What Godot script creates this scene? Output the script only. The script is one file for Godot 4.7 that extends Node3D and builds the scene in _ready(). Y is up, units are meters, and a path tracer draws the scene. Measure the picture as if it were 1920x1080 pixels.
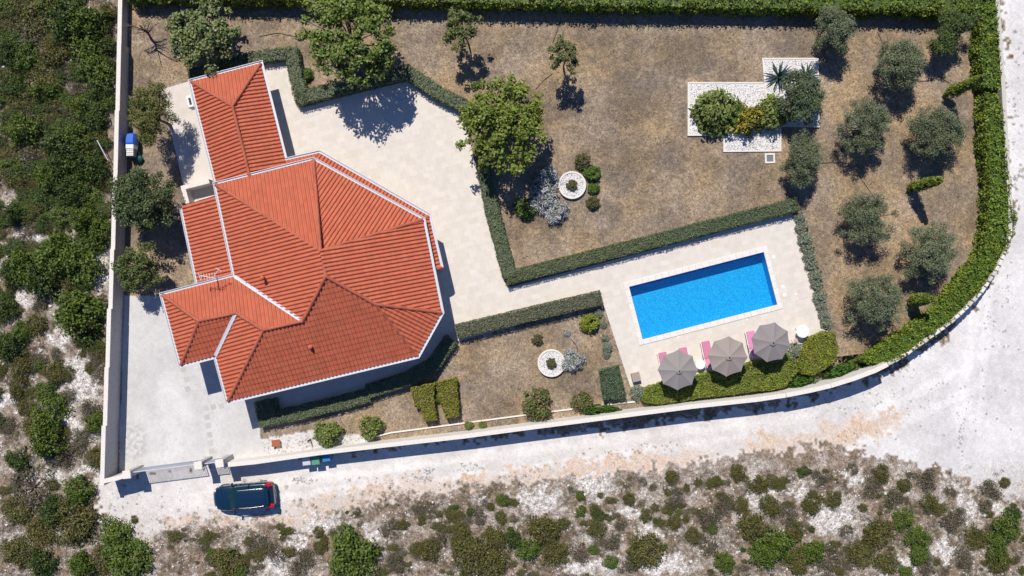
extends Node3D
# A villa garden seen straight down from a drone. One plan unit is 38.4 mm of ground; the drone hangs 57 m up.

const DRONE := 57.0
const UNIT := 0.0384193

func P(x: float, y: float, h := 0.0) -> Vector3:      # plan units to metres, for a point h metres above the ground
	var k := UNIT * (1.0 - h / DRONE)
	return Vector3((x - 960.0) * k, h, (y - 540.0) * k)

func Q(x: float, y: float, h := 0.0) -> Vector2:
	var p := P(x, y, h)
	return Vector2(p.x, p.z)

func plan(a: Array, h := 0.0) -> PackedVector2Array:  # flat list x, y, x, y ... to a polygon in metres
	var o := PackedVector2Array()
	for k in range(0, a.size(), 2):
		o.append(Q(a[k], a[k + 1], h))
	return o

func path3(a: Array, h := 0.0) -> Array:
	var o := []
	for k in range(0, a.size(), 2):
		o.append(P(a[k], a[k + 1], h))
	return o

# ------------------------------------------------------------------ mesh builder
class Mb:
	var v := PackedVector3Array()
	var n := PackedVector3Array()
	var c := PackedColorArray()
	var i := PackedInt32Array()
	var col := Color(1, 1, 1)

	func tri_n(a: Vector3, b: Vector3, d: Vector3, nn: Vector3) -> void:
		var k := v.size()
		v.append(a); v.append(b); v.append(d)
		for q in 3:
			n.append(nn); c.append(col)
		if (b - a).cross(d - a).dot(nn) > 0.0:
			i.append(k); i.append(k + 2); i.append(k + 1)
		else:
			i.append(k); i.append(k + 1); i.append(k + 2)

	func quad(a: Vector3, b: Vector3, d: Vector3, e: Vector3) -> void:   # counter-clockwise seen from outside
		var nn := (d - a).cross(e - b)
		if nn.length_squared() < 1e-14:
			return
		nn = nn.normalized()
		var k := v.size()
		v.append(a); v.append(b); v.append(d); v.append(e)
		for q in 4:
			n.append(nn); c.append(col)
		i.append(k); i.append(k + 2); i.append(k + 1); i.append(k); i.append(k + 3); i.append(k + 2)

	func quad_out(a: Vector3, b: Vector3, d: Vector3, e: Vector3, away: Vector3) -> void:
		if (d - a).cross(e - b).dot((a + b + d + e) * 0.25 - away) < 0.0:
			quad(a, e, d, b)
		else:
			quad(a, b, d, e)

	func quad_s(a: Vector3, b: Vector3, d: Vector3, e: Vector3, na: Vector3, nb: Vector3, nd: Vector3, ne: Vector3) -> void:
		var k := v.size()
		v.append(a); v.append(b); v.append(d); v.append(e)
		n.append(na); n.append(nb); n.append(nd); n.append(ne)
		for q in 4:
			c.append(col)
		if (d - a).cross(e - b).dot(na + nb + nd + ne) > 0.0:
			i.append(k); i.append(k + 2); i.append(k + 1); i.append(k); i.append(k + 3); i.append(k + 2)
		else:
			i.append(k); i.append(k + 1); i.append(k + 2); i.append(k); i.append(k + 2); i.append(k + 3)

	func box(xf: Transform3D, s: Vector3, taper := 1.0) -> void:
		var p := []
		for y in [-0.5, 0.5]:
			var t := 1.0 if y < 0.0 else taper
			for q in [[-0.5, -0.5], [0.5, -0.5], [0.5, 0.5], [-0.5, 0.5]]:
				p.append(xf * Vector3(q[0] * s.x * t, y * s.y, q[1] * s.z * t))
		var m: Vector3 = xf.origin
		quad_out(p[0], p[1], p[2], p[3], m); quad_out(p[4], p[5], p[6], p[7], m)
		for k in 4:
			var l := (k + 1) % 4
			quad_out(p[k], p[l], p[l + 4], p[k + 4], m)

	func bevel_box(xf: Transform3D, s: Vector3, b: float) -> void:        # chamfered top edges
		box(xf * Transform3D(Basis(), Vector3(0, -b * 0.5, 0)), Vector3(s.x, s.y - b, s.z))
		var y0 := s.y * 0.5 - b
		var lo := []; var hi := []
		for q in [[-1, -1], [1, -1], [1, 1], [-1, 1]]:
			lo.append(xf * Vector3(q[0] * s.x * 0.5, y0, q[1] * s.z * 0.5))
			hi.append(xf * Vector3(q[0] * (s.x * 0.5 - b), s.y * 0.5, q[1] * (s.z * 0.5 - b)))
		for k in 4:
			var l := (k + 1) % 4
			quad_out(lo[k], lo[l], hi[l], hi[k], xf.origin)
		quad_out(hi[0], hi[1], hi[2], hi[3], xf.origin)

	func prism(poly: PackedVector2Array, y0: float, y1: float, bottom := true) -> void:
		var t := Geometry2D.triangulate_polygon(poly)
		for k in range(0, t.size(), 3):
			var a := poly[t[k]]; var b := poly[t[k + 1]]; var d := poly[t[k + 2]]
			tri_n(Vector3(a.x, y1, a.y), Vector3(b.x, y1, b.y), Vector3(d.x, y1, d.y), Vector3.UP)
			if bottom:
				tri_n(Vector3(a.x, y0, a.y), Vector3(b.x, y0, b.y), Vector3(d.x, y0, d.y), Vector3.DOWN)
		var area := 0.0
		for k in poly.size():
			var a := poly[k]; var b := poly[(k + 1) % poly.size()]
			area += a.x * b.y - b.x * a.y
		if absf(y1 - y0) < 1e-6:
			return
		for k in poly.size():
			var a := poly[k]; var b := poly[(k + 1) % poly.size()]
			var e := (b - a).normalized()
			var o := Vector3(e.y, 0, -e.x) * signf(area)
			tri_n(Vector3(a.x, y0, a.y), Vector3(b.x, y0, b.y), Vector3(b.x, y1, b.y), o)
			tri_n(Vector3(a.x, y0, a.y), Vector3(b.x, y1, b.y), Vector3(a.x, y1, a.y), o)

	func tube(path: Array, r: Array, sides := 6, caps := true) -> void:
		var rings := []; var norms := []
		for k in path.size():
			var d: Vector3
			if k == 0: d = path[1] - path[0]
			elif k == path.size() - 1: d = path[k] - path[k - 1]
			else: d = path[k + 1] - path[k - 1]
			d = d.normalized()
			var u := d.cross(Vector3.UP if absf(d.y) < 0.9 else Vector3.RIGHT).normalized()
			var w := d.cross(u)
			var ring := []; var nr := []
			for s in sides:
				var a := TAU * s / sides
				var o := u * cos(a) + w * sin(a)
				nr.append(o); ring.append(path[k] + o * float(r[k]))
			rings.append(ring); norms.append(nr)
		for k in path.size() - 1:
			for s in sides:
				var t := (s + 1) % sides
				quad_s(rings[k][s], rings[k][t], rings[k + 1][t], rings[k + 1][s], norms[k][s], norms[k][t], norms[k + 1][t], norms[k + 1][s])
		if caps:
			for e in [0, path.size() - 1]:
				var nn: Vector3 = (path[0] - path[1]).normalized() if e == 0 else (path[e] - path[e - 1]).normalized()
				for s in sides:
					tri_n(path[e], rings[e][s], rings[e][(s + 1) % sides], nn)

	func lathe(profile: Array, sides: int, xf := Transform3D()) -> void:  # Vector2(radius, height), bottom to top
		for k in profile.size() - 1:
			var p: Vector2 = profile[k]; var q: Vector2 = profile[k + 1]
			var e := (q - p).normalized()
			var nr := Vector2(e.y, -e.x)
			for s in sides:
				var a := TAU * s / sides; var b := TAU * (s + 1) / sides
				var da := Vector3(cos(a), 0, sin(a)); var db := Vector3(cos(b), 0, sin(b))
				var na := (xf.basis * (da * nr.x + Vector3.UP * nr.y)).normalized()
				var nb := (xf.basis * (db * nr.x + Vector3.UP * nr.y)).normalized()
				quad_s(xf * (da * p.x + Vector3.UP * p.y), xf * (db * p.x + Vector3.UP * p.y), xf * (db * q.x + Vector3.UP * q.y), xf * (da * q.x + Vector3.UP * q.y), na, nb, nb, na)

	func sweep(path: Array, profile: Array, closed := false, caps := true) -> void:  # profile: Vector2(to the right of travel, up)
		var rings := []
		var m := path.size()
		for k in m:
			var a: Vector3 = path[(k - 1 + m) % m]; var b: Vector3 = path[k]; var d: Vector3 = path[(k + 1) % m]
			var e0 := (b - a) * Vector3(1, 0, 1); var e1 := (d - b) * Vector3(1, 0, 1)
			if not closed and k == 0: e0 = e1
			if not closed and k == m - 1: e1 = e0
			e0 = e0.normalized(); e1 = e1.normalized()
			var l0 := Vector3(-e0.z, 0, e0.x); var l1 := Vector3(-e1.z, 0, e1.x)
			var l := (l0 + l1).normalized()
			l /= maxf(0.35, l.dot(l0))
			var ring := []
			for q in profile:
				ring.append(b + l * q.x + Vector3.UP * q.y)
			rings.append(ring)
		for k in (m if closed else m - 1):
			var r0: Array = rings[k]; var r1: Array = rings[(k + 1) % m]
			var mid := Vector3.ZERO
			for q in r0.size():
				mid += r0[q] + r1[q]
			mid /= 2.0 * r0.size()
			for q in profile.size():
				var t := (q + 1) % profile.size()
				quad_out(r0[q], r0[t], r1[t], r1[q], mid)
		if caps and not closed:
			for e in [0, m - 1]:
				var r0: Array = rings[e]
				var mid := Vector3.ZERO
				for q in r0.size(): mid += r0[q] / r0.size()
				var nn: Vector3 = (path[0] - path[1]) if e == 0 else (path[m - 1] - path[m - 2])
				nn = (nn * Vector3(1, 0, 1)).normalized()
				for q in profile.size():
					tri_n(mid, r0[q], r0[(q + 1) % profile.size()], nn)

	func leaf(p: Vector3, nn: Vector3, along: Vector3, ln: float, wd: float, tint: Color) -> void:
		var t := along - nn * along.dot(nn)
		t = t.normalized() * (ln * 0.5)
		var s := nn.cross(t).normalized() * (wd * 0.5)
		var k := v.size()
		v.append(p - t); v.append(p + s); v.append(p + t); v.append(p - s)
		n.append(nn); n.append(nn); n.append(nn); n.append(nn)
		c.append(tint); c.append(tint); c.append(tint); c.append(tint)
		i.append(k); i.append(k + 1); i.append(k + 2); i.append(k); i.append(k + 2); i.append(k + 3)

	func shift(d: Vector3) -> Mb:
		for k in v.size():
			v[k] += d
		return self

	func mesh(m: Material) -> ArrayMesh:
		var a := []
		a.resize(Mesh.ARRAY_MAX)
		a[Mesh.ARRAY_VERTEX] = v; a[Mesh.ARRAY_NORMAL] = n; a[Mesh.ARRAY_COLOR] = c; a[Mesh.ARRAY_INDEX] = i
		var o := ArrayMesh.new()
		o.add_surface_from_arrays(Mesh.PRIMITIVE_TRIANGLES, a)
		o.surface_set_material(0, m)
		return o

# ------------------------------------------------------------------ scene tree helpers
var used := {}
var rng := RandomNumberGenerator.new()

func nm(parent: Node, called: String) -> String:
	var key := str(parent.get_instance_id()) + called
	var k: int = used.get(key, 0)
	used[key] = k + 1
	return called if k == 0 else "%s_%03d" % [called, k]

func thing(called: String, label: String, category: String, at := Vector3.ZERO, turn := 0.0, group := "") -> Node3D:
	var o := Node3D.new()
	o.name = nm(self, called)
	add_child(o)
	o.position = at
	o.rotation.y = turn
	tag(o, label, category, group)
	return o

func tag(o: Node3D, label: String, category: String, group := "") -> Node3D:
	o.set_meta("label", label)
	o.set_meta("category", category)
	if group:
		o.set_meta("group", group)
	return o

func hang(parent: Node, called: String, mesh: Mesh, stuff := false) -> MeshInstance3D:
	var o := MeshInstance3D.new()
	o.mesh = mesh
	o.name = nm(parent, called)
	parent.add_child(o)
	if stuff:
		o.set_meta("kind", "stuff")
	return o

func part(parent: Node, called: String, mb: Mb, m: Material, stuff := false) -> MeshInstance3D:
	return hang(parent, called, mb.mesh(m), stuff)

func structure(called: String, mesh: Mesh) -> MeshInstance3D:
	var o := hang(self, called, mesh)
	o.set_meta("kind", "structure")
	return o

func lin(r: float, g: float, b: float, a := 1.0) -> Color:
	var c := Color(r, g, b).linear_to_srgb()
	c.a = a
	return c

func mat(r: float, g: float, b: float, rough := 0.8, metal := 0.0) -> StandardMaterial3D:
	var m := StandardMaterial3D.new()
	m.albedo_color = lin(r, g, b)
	m.roughness = rough
	m.metallic = metal
	return m

func vmat(rough := 0.8) -> StandardMaterial3D:
	var m := StandardMaterial3D.new()
	m.vertex_color_use_as_albedo = true
	m.roughness = rough
	return m

func ramp(cols: Array) -> Gradient:
	var g := Gradient.new()
	var o := PackedFloat32Array(); var c := PackedColorArray()
	for k in cols.size():
		o.append(float(k) / (cols.size() - 1))
		c.append(cols[k])
	g.offsets = o
	g.colors = c
	return g

func noise_tex(sd: int, freq: float, cols: Array, size := 512, octaves := 5) -> NoiseTexture2D:
	var f := FastNoiseLite.new()
	f.seed = sd
	f.frequency = freq
	f.fractal_octaves = octaves
	f.fractal_gain = 0.6
	var t := NoiseTexture2D.new()
	t.width = size; t.height = size
	t.seamless = true
	t.noise = f
	t.color_ramp = ramp(cols)
	return t

func grained(sd: int, freq: float, cols: Array, metres: float, rough := 0.85, octaves := 5) -> StandardMaterial3D:
	var m := StandardMaterial3D.new()
	m.albedo_texture = noise_tex(sd, freq, cols, 512, octaves)
	m.uv1_triplanar = true
	m.uv1_world_triplanar = true
	m.uv1_scale = Vector3.ONE / metres
	m.roughness = rough
	return m

func T(p: Vector3, turn := 0.0) -> Transform3D:
	return Transform3D(Basis(Vector3.UP, turn), p)

func rdir() -> Vector3:
	var z := rng.randf_range(-1.0, 1.0)
	var a := rng.randf() * TAU
	var r := sqrt(1.0 - z * z)
	return Vector3(r * cos(a), z, r * sin(a))

# ------------------------------------------------------------------ foliage
var M := {}

# clumps: [centre, radius, leaves]; the colours run between two greens by clump and by leaf
func leaves_on(mb: Mb, clumps: Array, ln: float, wd: float, c1: Color, c2: Color, up := 0.5, odd := Color(0, 0, 0, 0), odd_share := 0.0) -> void:
	for q in clumps:
		var ce: Vector3 = q[0]; var r: float = q[1]; var cnt: int = q[2]
		var tone := rng.randf()
		for k in cnt:
			var d := rdir()
			var rr := r * pow(rng.randf(), 0.42)
			var p := ce + d * Vector3(rr, rr * 0.8, rr)
			if p.y < 0.02: p.y = 0.02 + rng.randf() * 0.05
			var nn := (d * 0.55 + Vector3.UP * up + rdir() * 0.7).normalized()
			var f := clampf(tone * 0.55 + rng.randf() * 0.45, 0.0, 1.0)
			var tint := c1.lerp(c2, f)
			if odd_share > 0.0 and rng.randf() < odd_share:
				tint = odd
			var sz := rng.randf_range(0.7, 1.25)
			mb.leaf(p, nn, rdir(), ln * sz, wd * sz, tint)

# a crown of clumps through an ellipsoid's volume, with an uneven outline
func crown_clumps(ce: Vector3, rad: Vector3, cnt: int, cr: float, per: int, hollow := 0.35) -> Array:
	var o := []
	for k in cnt:
		var d := rdir()
		if d.y < -0.55: d.y = -d.y
		var t := lerpf(hollow, 1.0, sqrt(rng.randf())) * rng.randf_range(0.82, 1.08)
		var s := cr * rng.randf_range(0.7, 1.3)
		o.append([ce + d * rad * t, s, int(per * s / cr)])
	return o

func limbs(mb: Mb, root: Vector3, ce: Vector3, clumps: Array, r: float, every := 3) -> void:
	var fork := root.lerp(ce, 0.55)
	var mid := root.lerp(fork, 0.5) + Vector3(rng.randf_range(-0.08, 0.08), 0, rng.randf_range(-0.08, 0.08))
	mb.tube([root, mid, fork, ce], [r * 1.25, r, r * 0.8, r * 0.35], 7)
	for k in range(0, clumps.size(), every):
		var e: Vector3 = clumps[k][0]
		var a := fork.lerp(ce, rng.randf() * 0.7)
		var b := a.lerp(e, 0.5) + Vector3.UP * rng.randf_range(-0.1, 0.12)
		mb.tube([a, b, e], [r * 0.42, r * 0.26, r * 0.1], 5, false)

func bark(mb: Mb, g := 1.0) -> void:
	mb.col = Color(0.13 * g, 0.1 * g, 0.075 * g)

# tree: crown centre on the plan (at the crown's height), crown radii in plan units and metres
func tree(called: String, label: String, x: float, y: float, hc: float, rx: float, rz: float, ry: float, cnt: int, cr: float, per: int, ln: float, wd: float, c1: Color, c2: Color, group := "", opt := {}) -> Node3D:
	var top := P(x, y, hc)
	var base := Vector3(top.x, 0, top.z) + Vector3(opt.get("lean_x", 0.0), 0, opt.get("lean_z", 0.0))
	var t := thing(called, label, opt.get("category", "tree"), base, 0.0, group)
	var ce := top - base
	var k := UNIT * (1.0 - hc / DRONE)
	var cl := crown_clumps(ce, Vector3(rx * k, ry, rz * k), cnt, cr, per, opt.get("hollow", 0.35))
	var w := Mb.new()
	bark(w, opt.get("bark", 1.0))
	limbs(w, Vector3.ZERO, ce, cl, opt.get("trunk", 0.1), opt.get("every", 3))
	part(t, "trunk", w, M.bark)
	var f := Mb.new()
	leaves_on(f, cl, ln, wd, c1, c2, opt.get("up", 0.5), opt.get("odd", Color(0, 0, 0, 0)), opt.get("odd_share", 0.0))
	part(t, "crown", f, M.leaf)
	return t

# one shared bush of radius 1 m; kind decides leaf and outline
func bush_mesh(cnt: int, cr: float, per: int, ry: float, ln: float, wd: float, c1: Color, c2: Color, odd := Color(0, 0, 0, 0), odd_share := 0.0, hollow := 0.5) -> ArrayMesh:
	var f := Mb.new()
	var o := []
	for k in cnt:
		var d := rdir()
		d.y = absf(d.y)
		var t := lerpf(hollow, 0.86, sqrt(rng.randf())) * rng.randf_range(0.75, 1.12)
		var s := cr * rng.randf_range(0.65, 1.3)
		o.append([d * Vector3(1, ry, 1) * t + Vector3(0, ry * 0.12, 0), s, int(per * s / cr)])
	leaves_on(f, o, ln, wd, c1, c2, 0.5, odd, odd_share)
	return f.mesh(M.leaf)

func stem_mesh(ry: float, cnt := 9) -> ArrayMesh:
	var w := Mb.new()
	bark(w)
	for k in cnt:
		var d := rdir()
		d.y = absf(d.y) * ry + 0.15
		w.tube([Vector3.ZERO, d * 0.35 + Vector3.UP * 0.1, d * 0.75], [0.035, 0.025, 0.008], 4, false)
	return w.mesh(M.bark)

func bush(called: String, label: String, category: String, kind: String, x: float, y: float, r: float, group := "", flat := 1.0, sq := 1.0, h := 0.0) -> Node3D:
	var set_: Array = M[kind]
	var rm := r * UNIT
	var t := thing(called, label, category, P(x, y, rm * 0.5 + h) * Vector3(1, 0, 1) + Vector3(0, h, 0), rng.randf() * TAU if sq == 1.0 else 0.0, group)
	t.scale = Vector3(rm, rm * flat, rm * sq)
	hang(t, "foliage", set_[rng.randi() % (set_.size() - 1) + 1])
	hang(t, "stems", set_[0])
	return t

# clipped hedge over a polygon (metres)
func hedge(called: String, label: String, poly: PackedVector2Array, h: float, ln: float, wd: float, dens: float, c1: Color, c2: Color, rough := 0.05, group := "", odd := Color(0, 0, 0, 0), odd_share := 0.0, y0 := 0.0) -> Node3D:
	var mid := Vector2.ZERO
	for p in poly: mid += p / poly.size()
	var base := Vector3(mid.x, 0, mid.y)
	var t := thing(called, label, "hedge", base, 0.0, group)
	var core := Mb.new()
	core.col = c1 * 0.8
	for inner in Geometry2D.offset_polygon(poly, -0.09):
		core.prism(inner, y0, h - 0.1)
	if core.v.size():
		core.shift(-base)
		part(t, "opaque_core", core, M.leaf)  # solid dark core, added inside the leaves to block light
	var f := Mb.new()
	var n1 := FastNoiseLite.new()
	n1.seed = 7 + poly.size(); n1.frequency = 0.9
	var tri := Geometry2D.triangulate_polygon(poly)
	for k in range(0, tri.size(), 3):
		var a := poly[tri[k]]; var b := poly[tri[k + 1]]; var d := poly[tri[k + 2]]
		var area := absf((b - a).cross(d - a)) * 0.5
		for q in int(area * dens):
			var u := rng.randf(); var w := rng.randf()
			if u + w > 1.0:
				u = 1.0 - u; w = 1.0 - w
			var p := a + (b - a) * u + (d - a) * w
			var bump := n1.get_noise_2d(p.x * 1.5, p.y * 1.5)
			var z := h + bump * rough * 2.0 + rng.randf_range(-0.9, 0.5) * rough
			var tint := c1.lerp(c2, clampf(0.5 + n1.get_noise_2d(p.x * 2.0 + 50.0, p.y * 2.0) * 0.9 + rng.randf_range(-0.4, 0.4), 0.0, 1.0))
			if odd_share > 0.0 and rng.randf() < odd_share * (1.0 + 3.0 * n1.get_noise_2d(p.x * 0.6 - 80.0, p.y * 0.6)):
				tint = odd
			var sz := rng.randf_range(0.7, 1.3)
			f.leaf(Vector3(p.x, z, p.y), (Vector3.UP * 0.8 + rdir() * 0.8).normalized(), rdir(), ln * sz, wd * sz, tint)
	var ar := 0.0
	for k in poly.size():
		ar += poly[k].cross(poly[(k + 1) % poly.size()])
	for k in poly.size():
		var a := poly[k]; var b := poly[(k + 1) % poly.size()]
		var e := (b - a).normalized()
		var o := Vector3(e.y, 0, -e.x) * signf(ar)
		for q in int(a.distance_to(b) * (h - y0) * dens):
			var p2 := a.lerp(b, rng.randf())
			var yy := lerpf(y0 + 0.03, h, rng.randf())
			var bump := n1.get_noise_3d(p2.x * 1.5, yy * 1.5, p2.y * 1.5)
			var p := Vector3(p2.x, yy, p2.y) + o * (bump * rough * 1.6 + rng.randf_range(-0.9, 0.6) * rough)
			var tint := c1.lerp(c2, clampf(0.5 + bump * 0.8 + rng.randf_range(-0.4, 0.4), 0.0, 1.0))
			var sz := rng.randf_range(0.7, 1.3)
			f.leaf(p, (o * 0.7 + Vector3.UP * 0.3 + rdir() * 0.7).normalized(), rdir(), ln * sz, wd * sz, tint)
	f.shift(-base)
	part(t, "foliage", f, M.leaf)
	return t

func strip(a: Array, width: float, h := 0.0) -> PackedVector2Array:  # a polyline on the plan widened to a band
	var line := plan(a, h)
	return Geometry2D.offset_polyline(line, width * 0.5, Geometry2D.JOIN_MITER, Geometry2D.END_BUTT)[0]

# ------------------------------------------------------------------ the build
func _ready() -> void:
	rng.seed = 20
	var cam := Camera3D.new()
	cam.name = "camera"
	cam.position = Vector3(0, DRONE, 0)
	cam.rotation_degrees = Vector3(-90, 0, 0)
	cam.fov = 40.0
	cam.far = 600.0
	cam.current = true
	add_child(cam)
	var sky_mat := ProceduralSkyMaterial.new()
	sky_mat.sky_top_color = Color(0.31, 0.46, 0.74)
	sky_mat.sky_horizon_color = Color(0.61, 0.73, 0.86)
	sky_mat.sky_curve = 0.15
	sky_mat.ground_bottom_color = Color(0.4, 0.38, 0.34)
	sky_mat.ground_horizon_color = Color(0.66, 0.74, 0.82)
	sky_mat.sky_energy_multiplier = 0.76
	var sky := Sky.new()
	sky.sky_material = sky_mat
	var env := Environment.new()
	env.background_mode = Environment.BG_SKY
	env.sky = sky
	env.tonemap_mode = Environment.TONE_MAPPER_LINEAR
	env.tonemap_exposure = 1.12
	env.sdfgi_enabled = true
	env.ssao_enabled = true
	env.ssil_enabled = true
	var we := WorldEnvironment.new()
	we.name = "world"
	we.environment = env
	add_child(we)
	var sun := DirectionalLight3D.new()
	sun.name = "sun"
	sun.light_energy = 1.38
	sun.light_color = Color(1.0, 0.97, 0.93)
	sun.light_angular_distance = 0.5
	sun.shadow_enabled = true
	var e := deg_to_rad(53.5)
	var dir := Vector3(0.317 * cos(e), -sin(e), 0.948 * cos(e)).normalized()
	sun.basis = Basis.looking_at(dir, Vector3.UP)
	sun.position = Vector3(0, 40, 0)
	add_child(sun)

	materials()
	ground()
	paving()
	pool()
	walls()
	gates()
	house()
	hedges()
	trees()
	garden_plants()
	planters()
	furniture()
	car()
	yard_things()
	scrub()
	litter()

func materials() -> void:
	M.leaf = vmat(0.6)
	M.leaf.backlight_enabled = true
	M.leaf.backlight = Color(0.14, 0.18, 0.05)
	M.bark = vmat(0.95)
	M.vert = vmat(0.85)
	M.tile = vmat(0.75)
	M.gloss = vmat(0.35)
	M.shaded_render = grained(3, 0.02, [lin(0.36, 0.355, 0.36), lin(0.43, 0.425, 0.43), lin(0.46, 0.455, 0.455)], 4.0, 0.9)  # white render greyed down: shade of the west wall's inner face put into colour
	M.white_render = grained(4, 0.02, [lin(0.58, 0.56, 0.53), lin(0.68, 0.66, 0.63), lin(0.73, 0.71, 0.68)], 4.0, 0.9)  # the same render kept light for the sunlit road wall
	M.coping = grained(5, 0.03, [lin(0.6, 0.56, 0.5), lin(0.74, 0.7, 0.64), lin(0.8, 0.77, 0.72)], 2.5, 0.85)
	M.white = mat(0.78, 0.78, 0.76, 0.45)
	M.gutter = mat(0.58, 0.6, 0.65, 0.5, 0.0)
	M.glass = mat(0.02, 0.03, 0.035, 0.06)
	M.dark = mat(0.02, 0.02, 0.022, 0.5)
	M.stone = grained(9, 0.05, [lin(0.42, 0.38, 0.33), lin(0.55, 0.52, 0.47), lin(0.66, 0.62, 0.57)], 1.5, 0.95)
	var green := [Color(0.038, 0.075, 0.006), Color(0.115, 0.165, 0.014)]
	M.wild_green = [stem_mesh(0.8)]
	M.wild_deep = [stem_mesh(0.8)]
	M.wild_olive = [stem_mesh(0.6)]
	M.wild_brown = [stem_mesh(0.5, 14)]
	for k in 4:
		M.wild_green.append(bush_mesh(42, 0.3, 62, 0.85, 0.11, 0.07, green[0], green[1]))
		M.wild_deep.append(bush_mesh(46, 0.28, 60, 0.8, 0.11, 0.065, Color(0.02, 0.045, 0.005), Color(0.075, 0.112, 0.012)))
		M.wild_olive.append(bush_mesh(44, 0.3, 62, 0.5, 0.11, 0.05, Color(0.048, 0.053, 0.008), Color(0.135, 0.13, 0.022), Color(0.12, 0.085, 0.035), 0.1))
		M.wild_brown.append(bush_mesh(34, 0.34, 40, 0.38, 0.13, 0.04, Color(0.08, 0.07, 0.042), Color(0.175, 0.148, 0.105), Color(0.065, 0.068, 0.015), 0.3))
	M.ball_olive = [stem_mesh(0.6)]
	M.ball_green = [stem_mesh(0.6)]
	M.ball_lime = [stem_mesh(0.6)]
	M.gold = [stem_mesh(0.6)]
	M.grey_leaf = [stem_mesh(0.6)]
	M.sage = [stem_mesh(0.6)]
	M.leafy = [stem_mesh(0.9)]
	M.dry_leafy = [stem_mesh(0.9)]
	M.cover = [stem_mesh(0.3)]
	for k in 2:
		M.ball_olive.append(bush_mesh(60, 0.24, 50, 0.95, 0.16, 0.09, Color(0.06, 0.07, 0.02), Color(0.13, 0.13, 0.04), Color(0.09, 0.06, 0.03), 0.12, 0.75))
		M.ball_green.append(bush_mesh(60, 0.24, 50, 0.95, 0.16, 0.09, Color(0.04, 0.09, 0.012), Color(0.13, 0.2, 0.025), Color(0, 0, 0, 0), 0.0, 0.75))
		M.ball_lime.append(bush_mesh(60, 0.26, 50, 0.9, 0.16, 0.09, Color(0.13, 0.17, 0.015), Color(0.26, 0.29, 0.03), Color(0, 0, 0, 0), 0.0, 0.75))
		M.gold.append(bush_mesh(50, 0.28, 50, 0.9, 0.16, 0.08, Color(0.13, 0.13, 0.012), Color(0.36, 0.28, 0.02), Color(0.06, 0.1, 0.012), 0.3))
		M.grey_leaf.append(bush_mesh(50, 0.26, 60, 0.75, 0.17, 0.045, Color(0.3, 0.32, 0.32), Color(0.6, 0.62, 0.62), Color(0.1, 0.12, 0.07), 0.25))
		M.sage.append(bush_mesh(56, 0.26, 55, 0.85, 0.16, 0.07, Color(0.15, 0.18, 0.12), Color(0.34, 0.37, 0.27), Color(0.05, 0.07, 0.04), 0.15, 0.7))
		M.leafy.append(bush_mesh(48, 0.3, 46, 0.95, 0.18, 0.1, Color(0.065, 0.105, 0.016), Color(0.2, 0.25, 0.055), Color(0.22, 0.16, 0.05), 0.06))
		M.dry_leafy.append(bush_mesh(40, 0.28, 40, 0.95, 0.16, 0.08, Color(0.06, 0.09, 0.015), Color(0.14, 0.17, 0.04), Color(0.24, 0.14, 0.08), 0.22))
		M.cover.append(bush_mesh(56, 0.22, 46, 0.3, 0.16, 0.09, Color(0.035, 0.09, 0.012), Color(0.09, 0.19, 0.025)))

# ---- ground: one coloured map of soil, road, lawn and concrete over the whole plot, with grain laid in at 5 cm
const MAP_X := -340.0
const MAP_Y := -190.0
const MAP_W := 2600.0
const MAP_H := 1460.0

const LAWN_N := [236, -70, 1862, -70, 1872, 100, 1884, 400, 1852, 480, 1650, 672, 1578, 700, 1490, 400, 955, 538, 898, 335, 868, 215, 765, 150, 562, 206, 532, 113, 352, 150, 300, 172, 345, 352, 410, 342, 440, 515, 300, 556, 232, 558]
const LAWN_S := [488, 800, 700, 742, 850, 648, 1128, 576, 1182, 724, 1400, 690, 1640, 660, 1655, 690, 1560, 722, 1440, 750, 1200, 780, 1000, 806, 720, 836, 600, 850, 490, 862]
const DRIVE := [232, 556, 300, 553, 440, 515, 480, 740, 490, 822, 590, 806, 700, 818, 705, 838, 592, 852, 428, 872, 222, 892]
const ROAD := [262, 1100, 285, 1010, 330, 985, 560, 985, 760, 930, 960, 905, 1190, 885, 1430, 848, 1560, 835, 1690, 862, 1790, 890, 1880, 930, 1990, 940, 2300, 960, 2300, -200, 1888, -200, 1880, 100, 1895, 400, 1870, 500, 1780, 620, 1660, 700, 1450, 760, 1200, 796, 900, 820, 425, 866, 190, 892, 168, 950, 230, 1000]

const TRACKS := [[322, 822, 3, 50, 12], [336, 815, 3, 56, 14], [312, 838, 2.5, 36, 8], [1050, 838, 420, 9, -7], [1050, 868, 380, 8, -8], [620, 895, 240, 8, -7], [600, 925, 220, 8, -7], [1650, 770, 200, 9, -26], [1680, 800, 190, 9, -26], [1850, 600, 9, 200, 4], [1820, 640, 9, 200, 8]]
const BARE := [[188, 505, 16, 60], [150, 470, 20, 12], [150, 715, 34, 50], [135, 790, 16, 60, -10], [22, 745, 26, 20], [20, 380, 18, 30], [60, 440, 30, 20], [215, 600, 12, 40], [40, 560, 26, 18], [110, 640, 26, 20], [165, 880, 26, 14], [90, 900, 36, 14], [140, 1000, 40, 12], [40, 1015, 22, 14], [1010, 938, 48, 26], [1118, 908, 38, 30], [1215, 1005, 26, 30], [1565, 965, 48, 44], [1500, 925, 18, 24], [1605, 890, 16, 24], [1770, 1035, 50, 20], [1430, 935, 34, 30], [1250, 1060, 60, 20], [1690, 1060, 60, 18], [1810, 950, 14, 50, -20], [700, 1000, 30, 20], [600, 985, 60, 14], [520, 1060, 30, 26], [1100, 1065, 60, 14], [1890, 960, 30, 20], [560, 1020, 20, 12], [1180, 960, 40, 10]]

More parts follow.
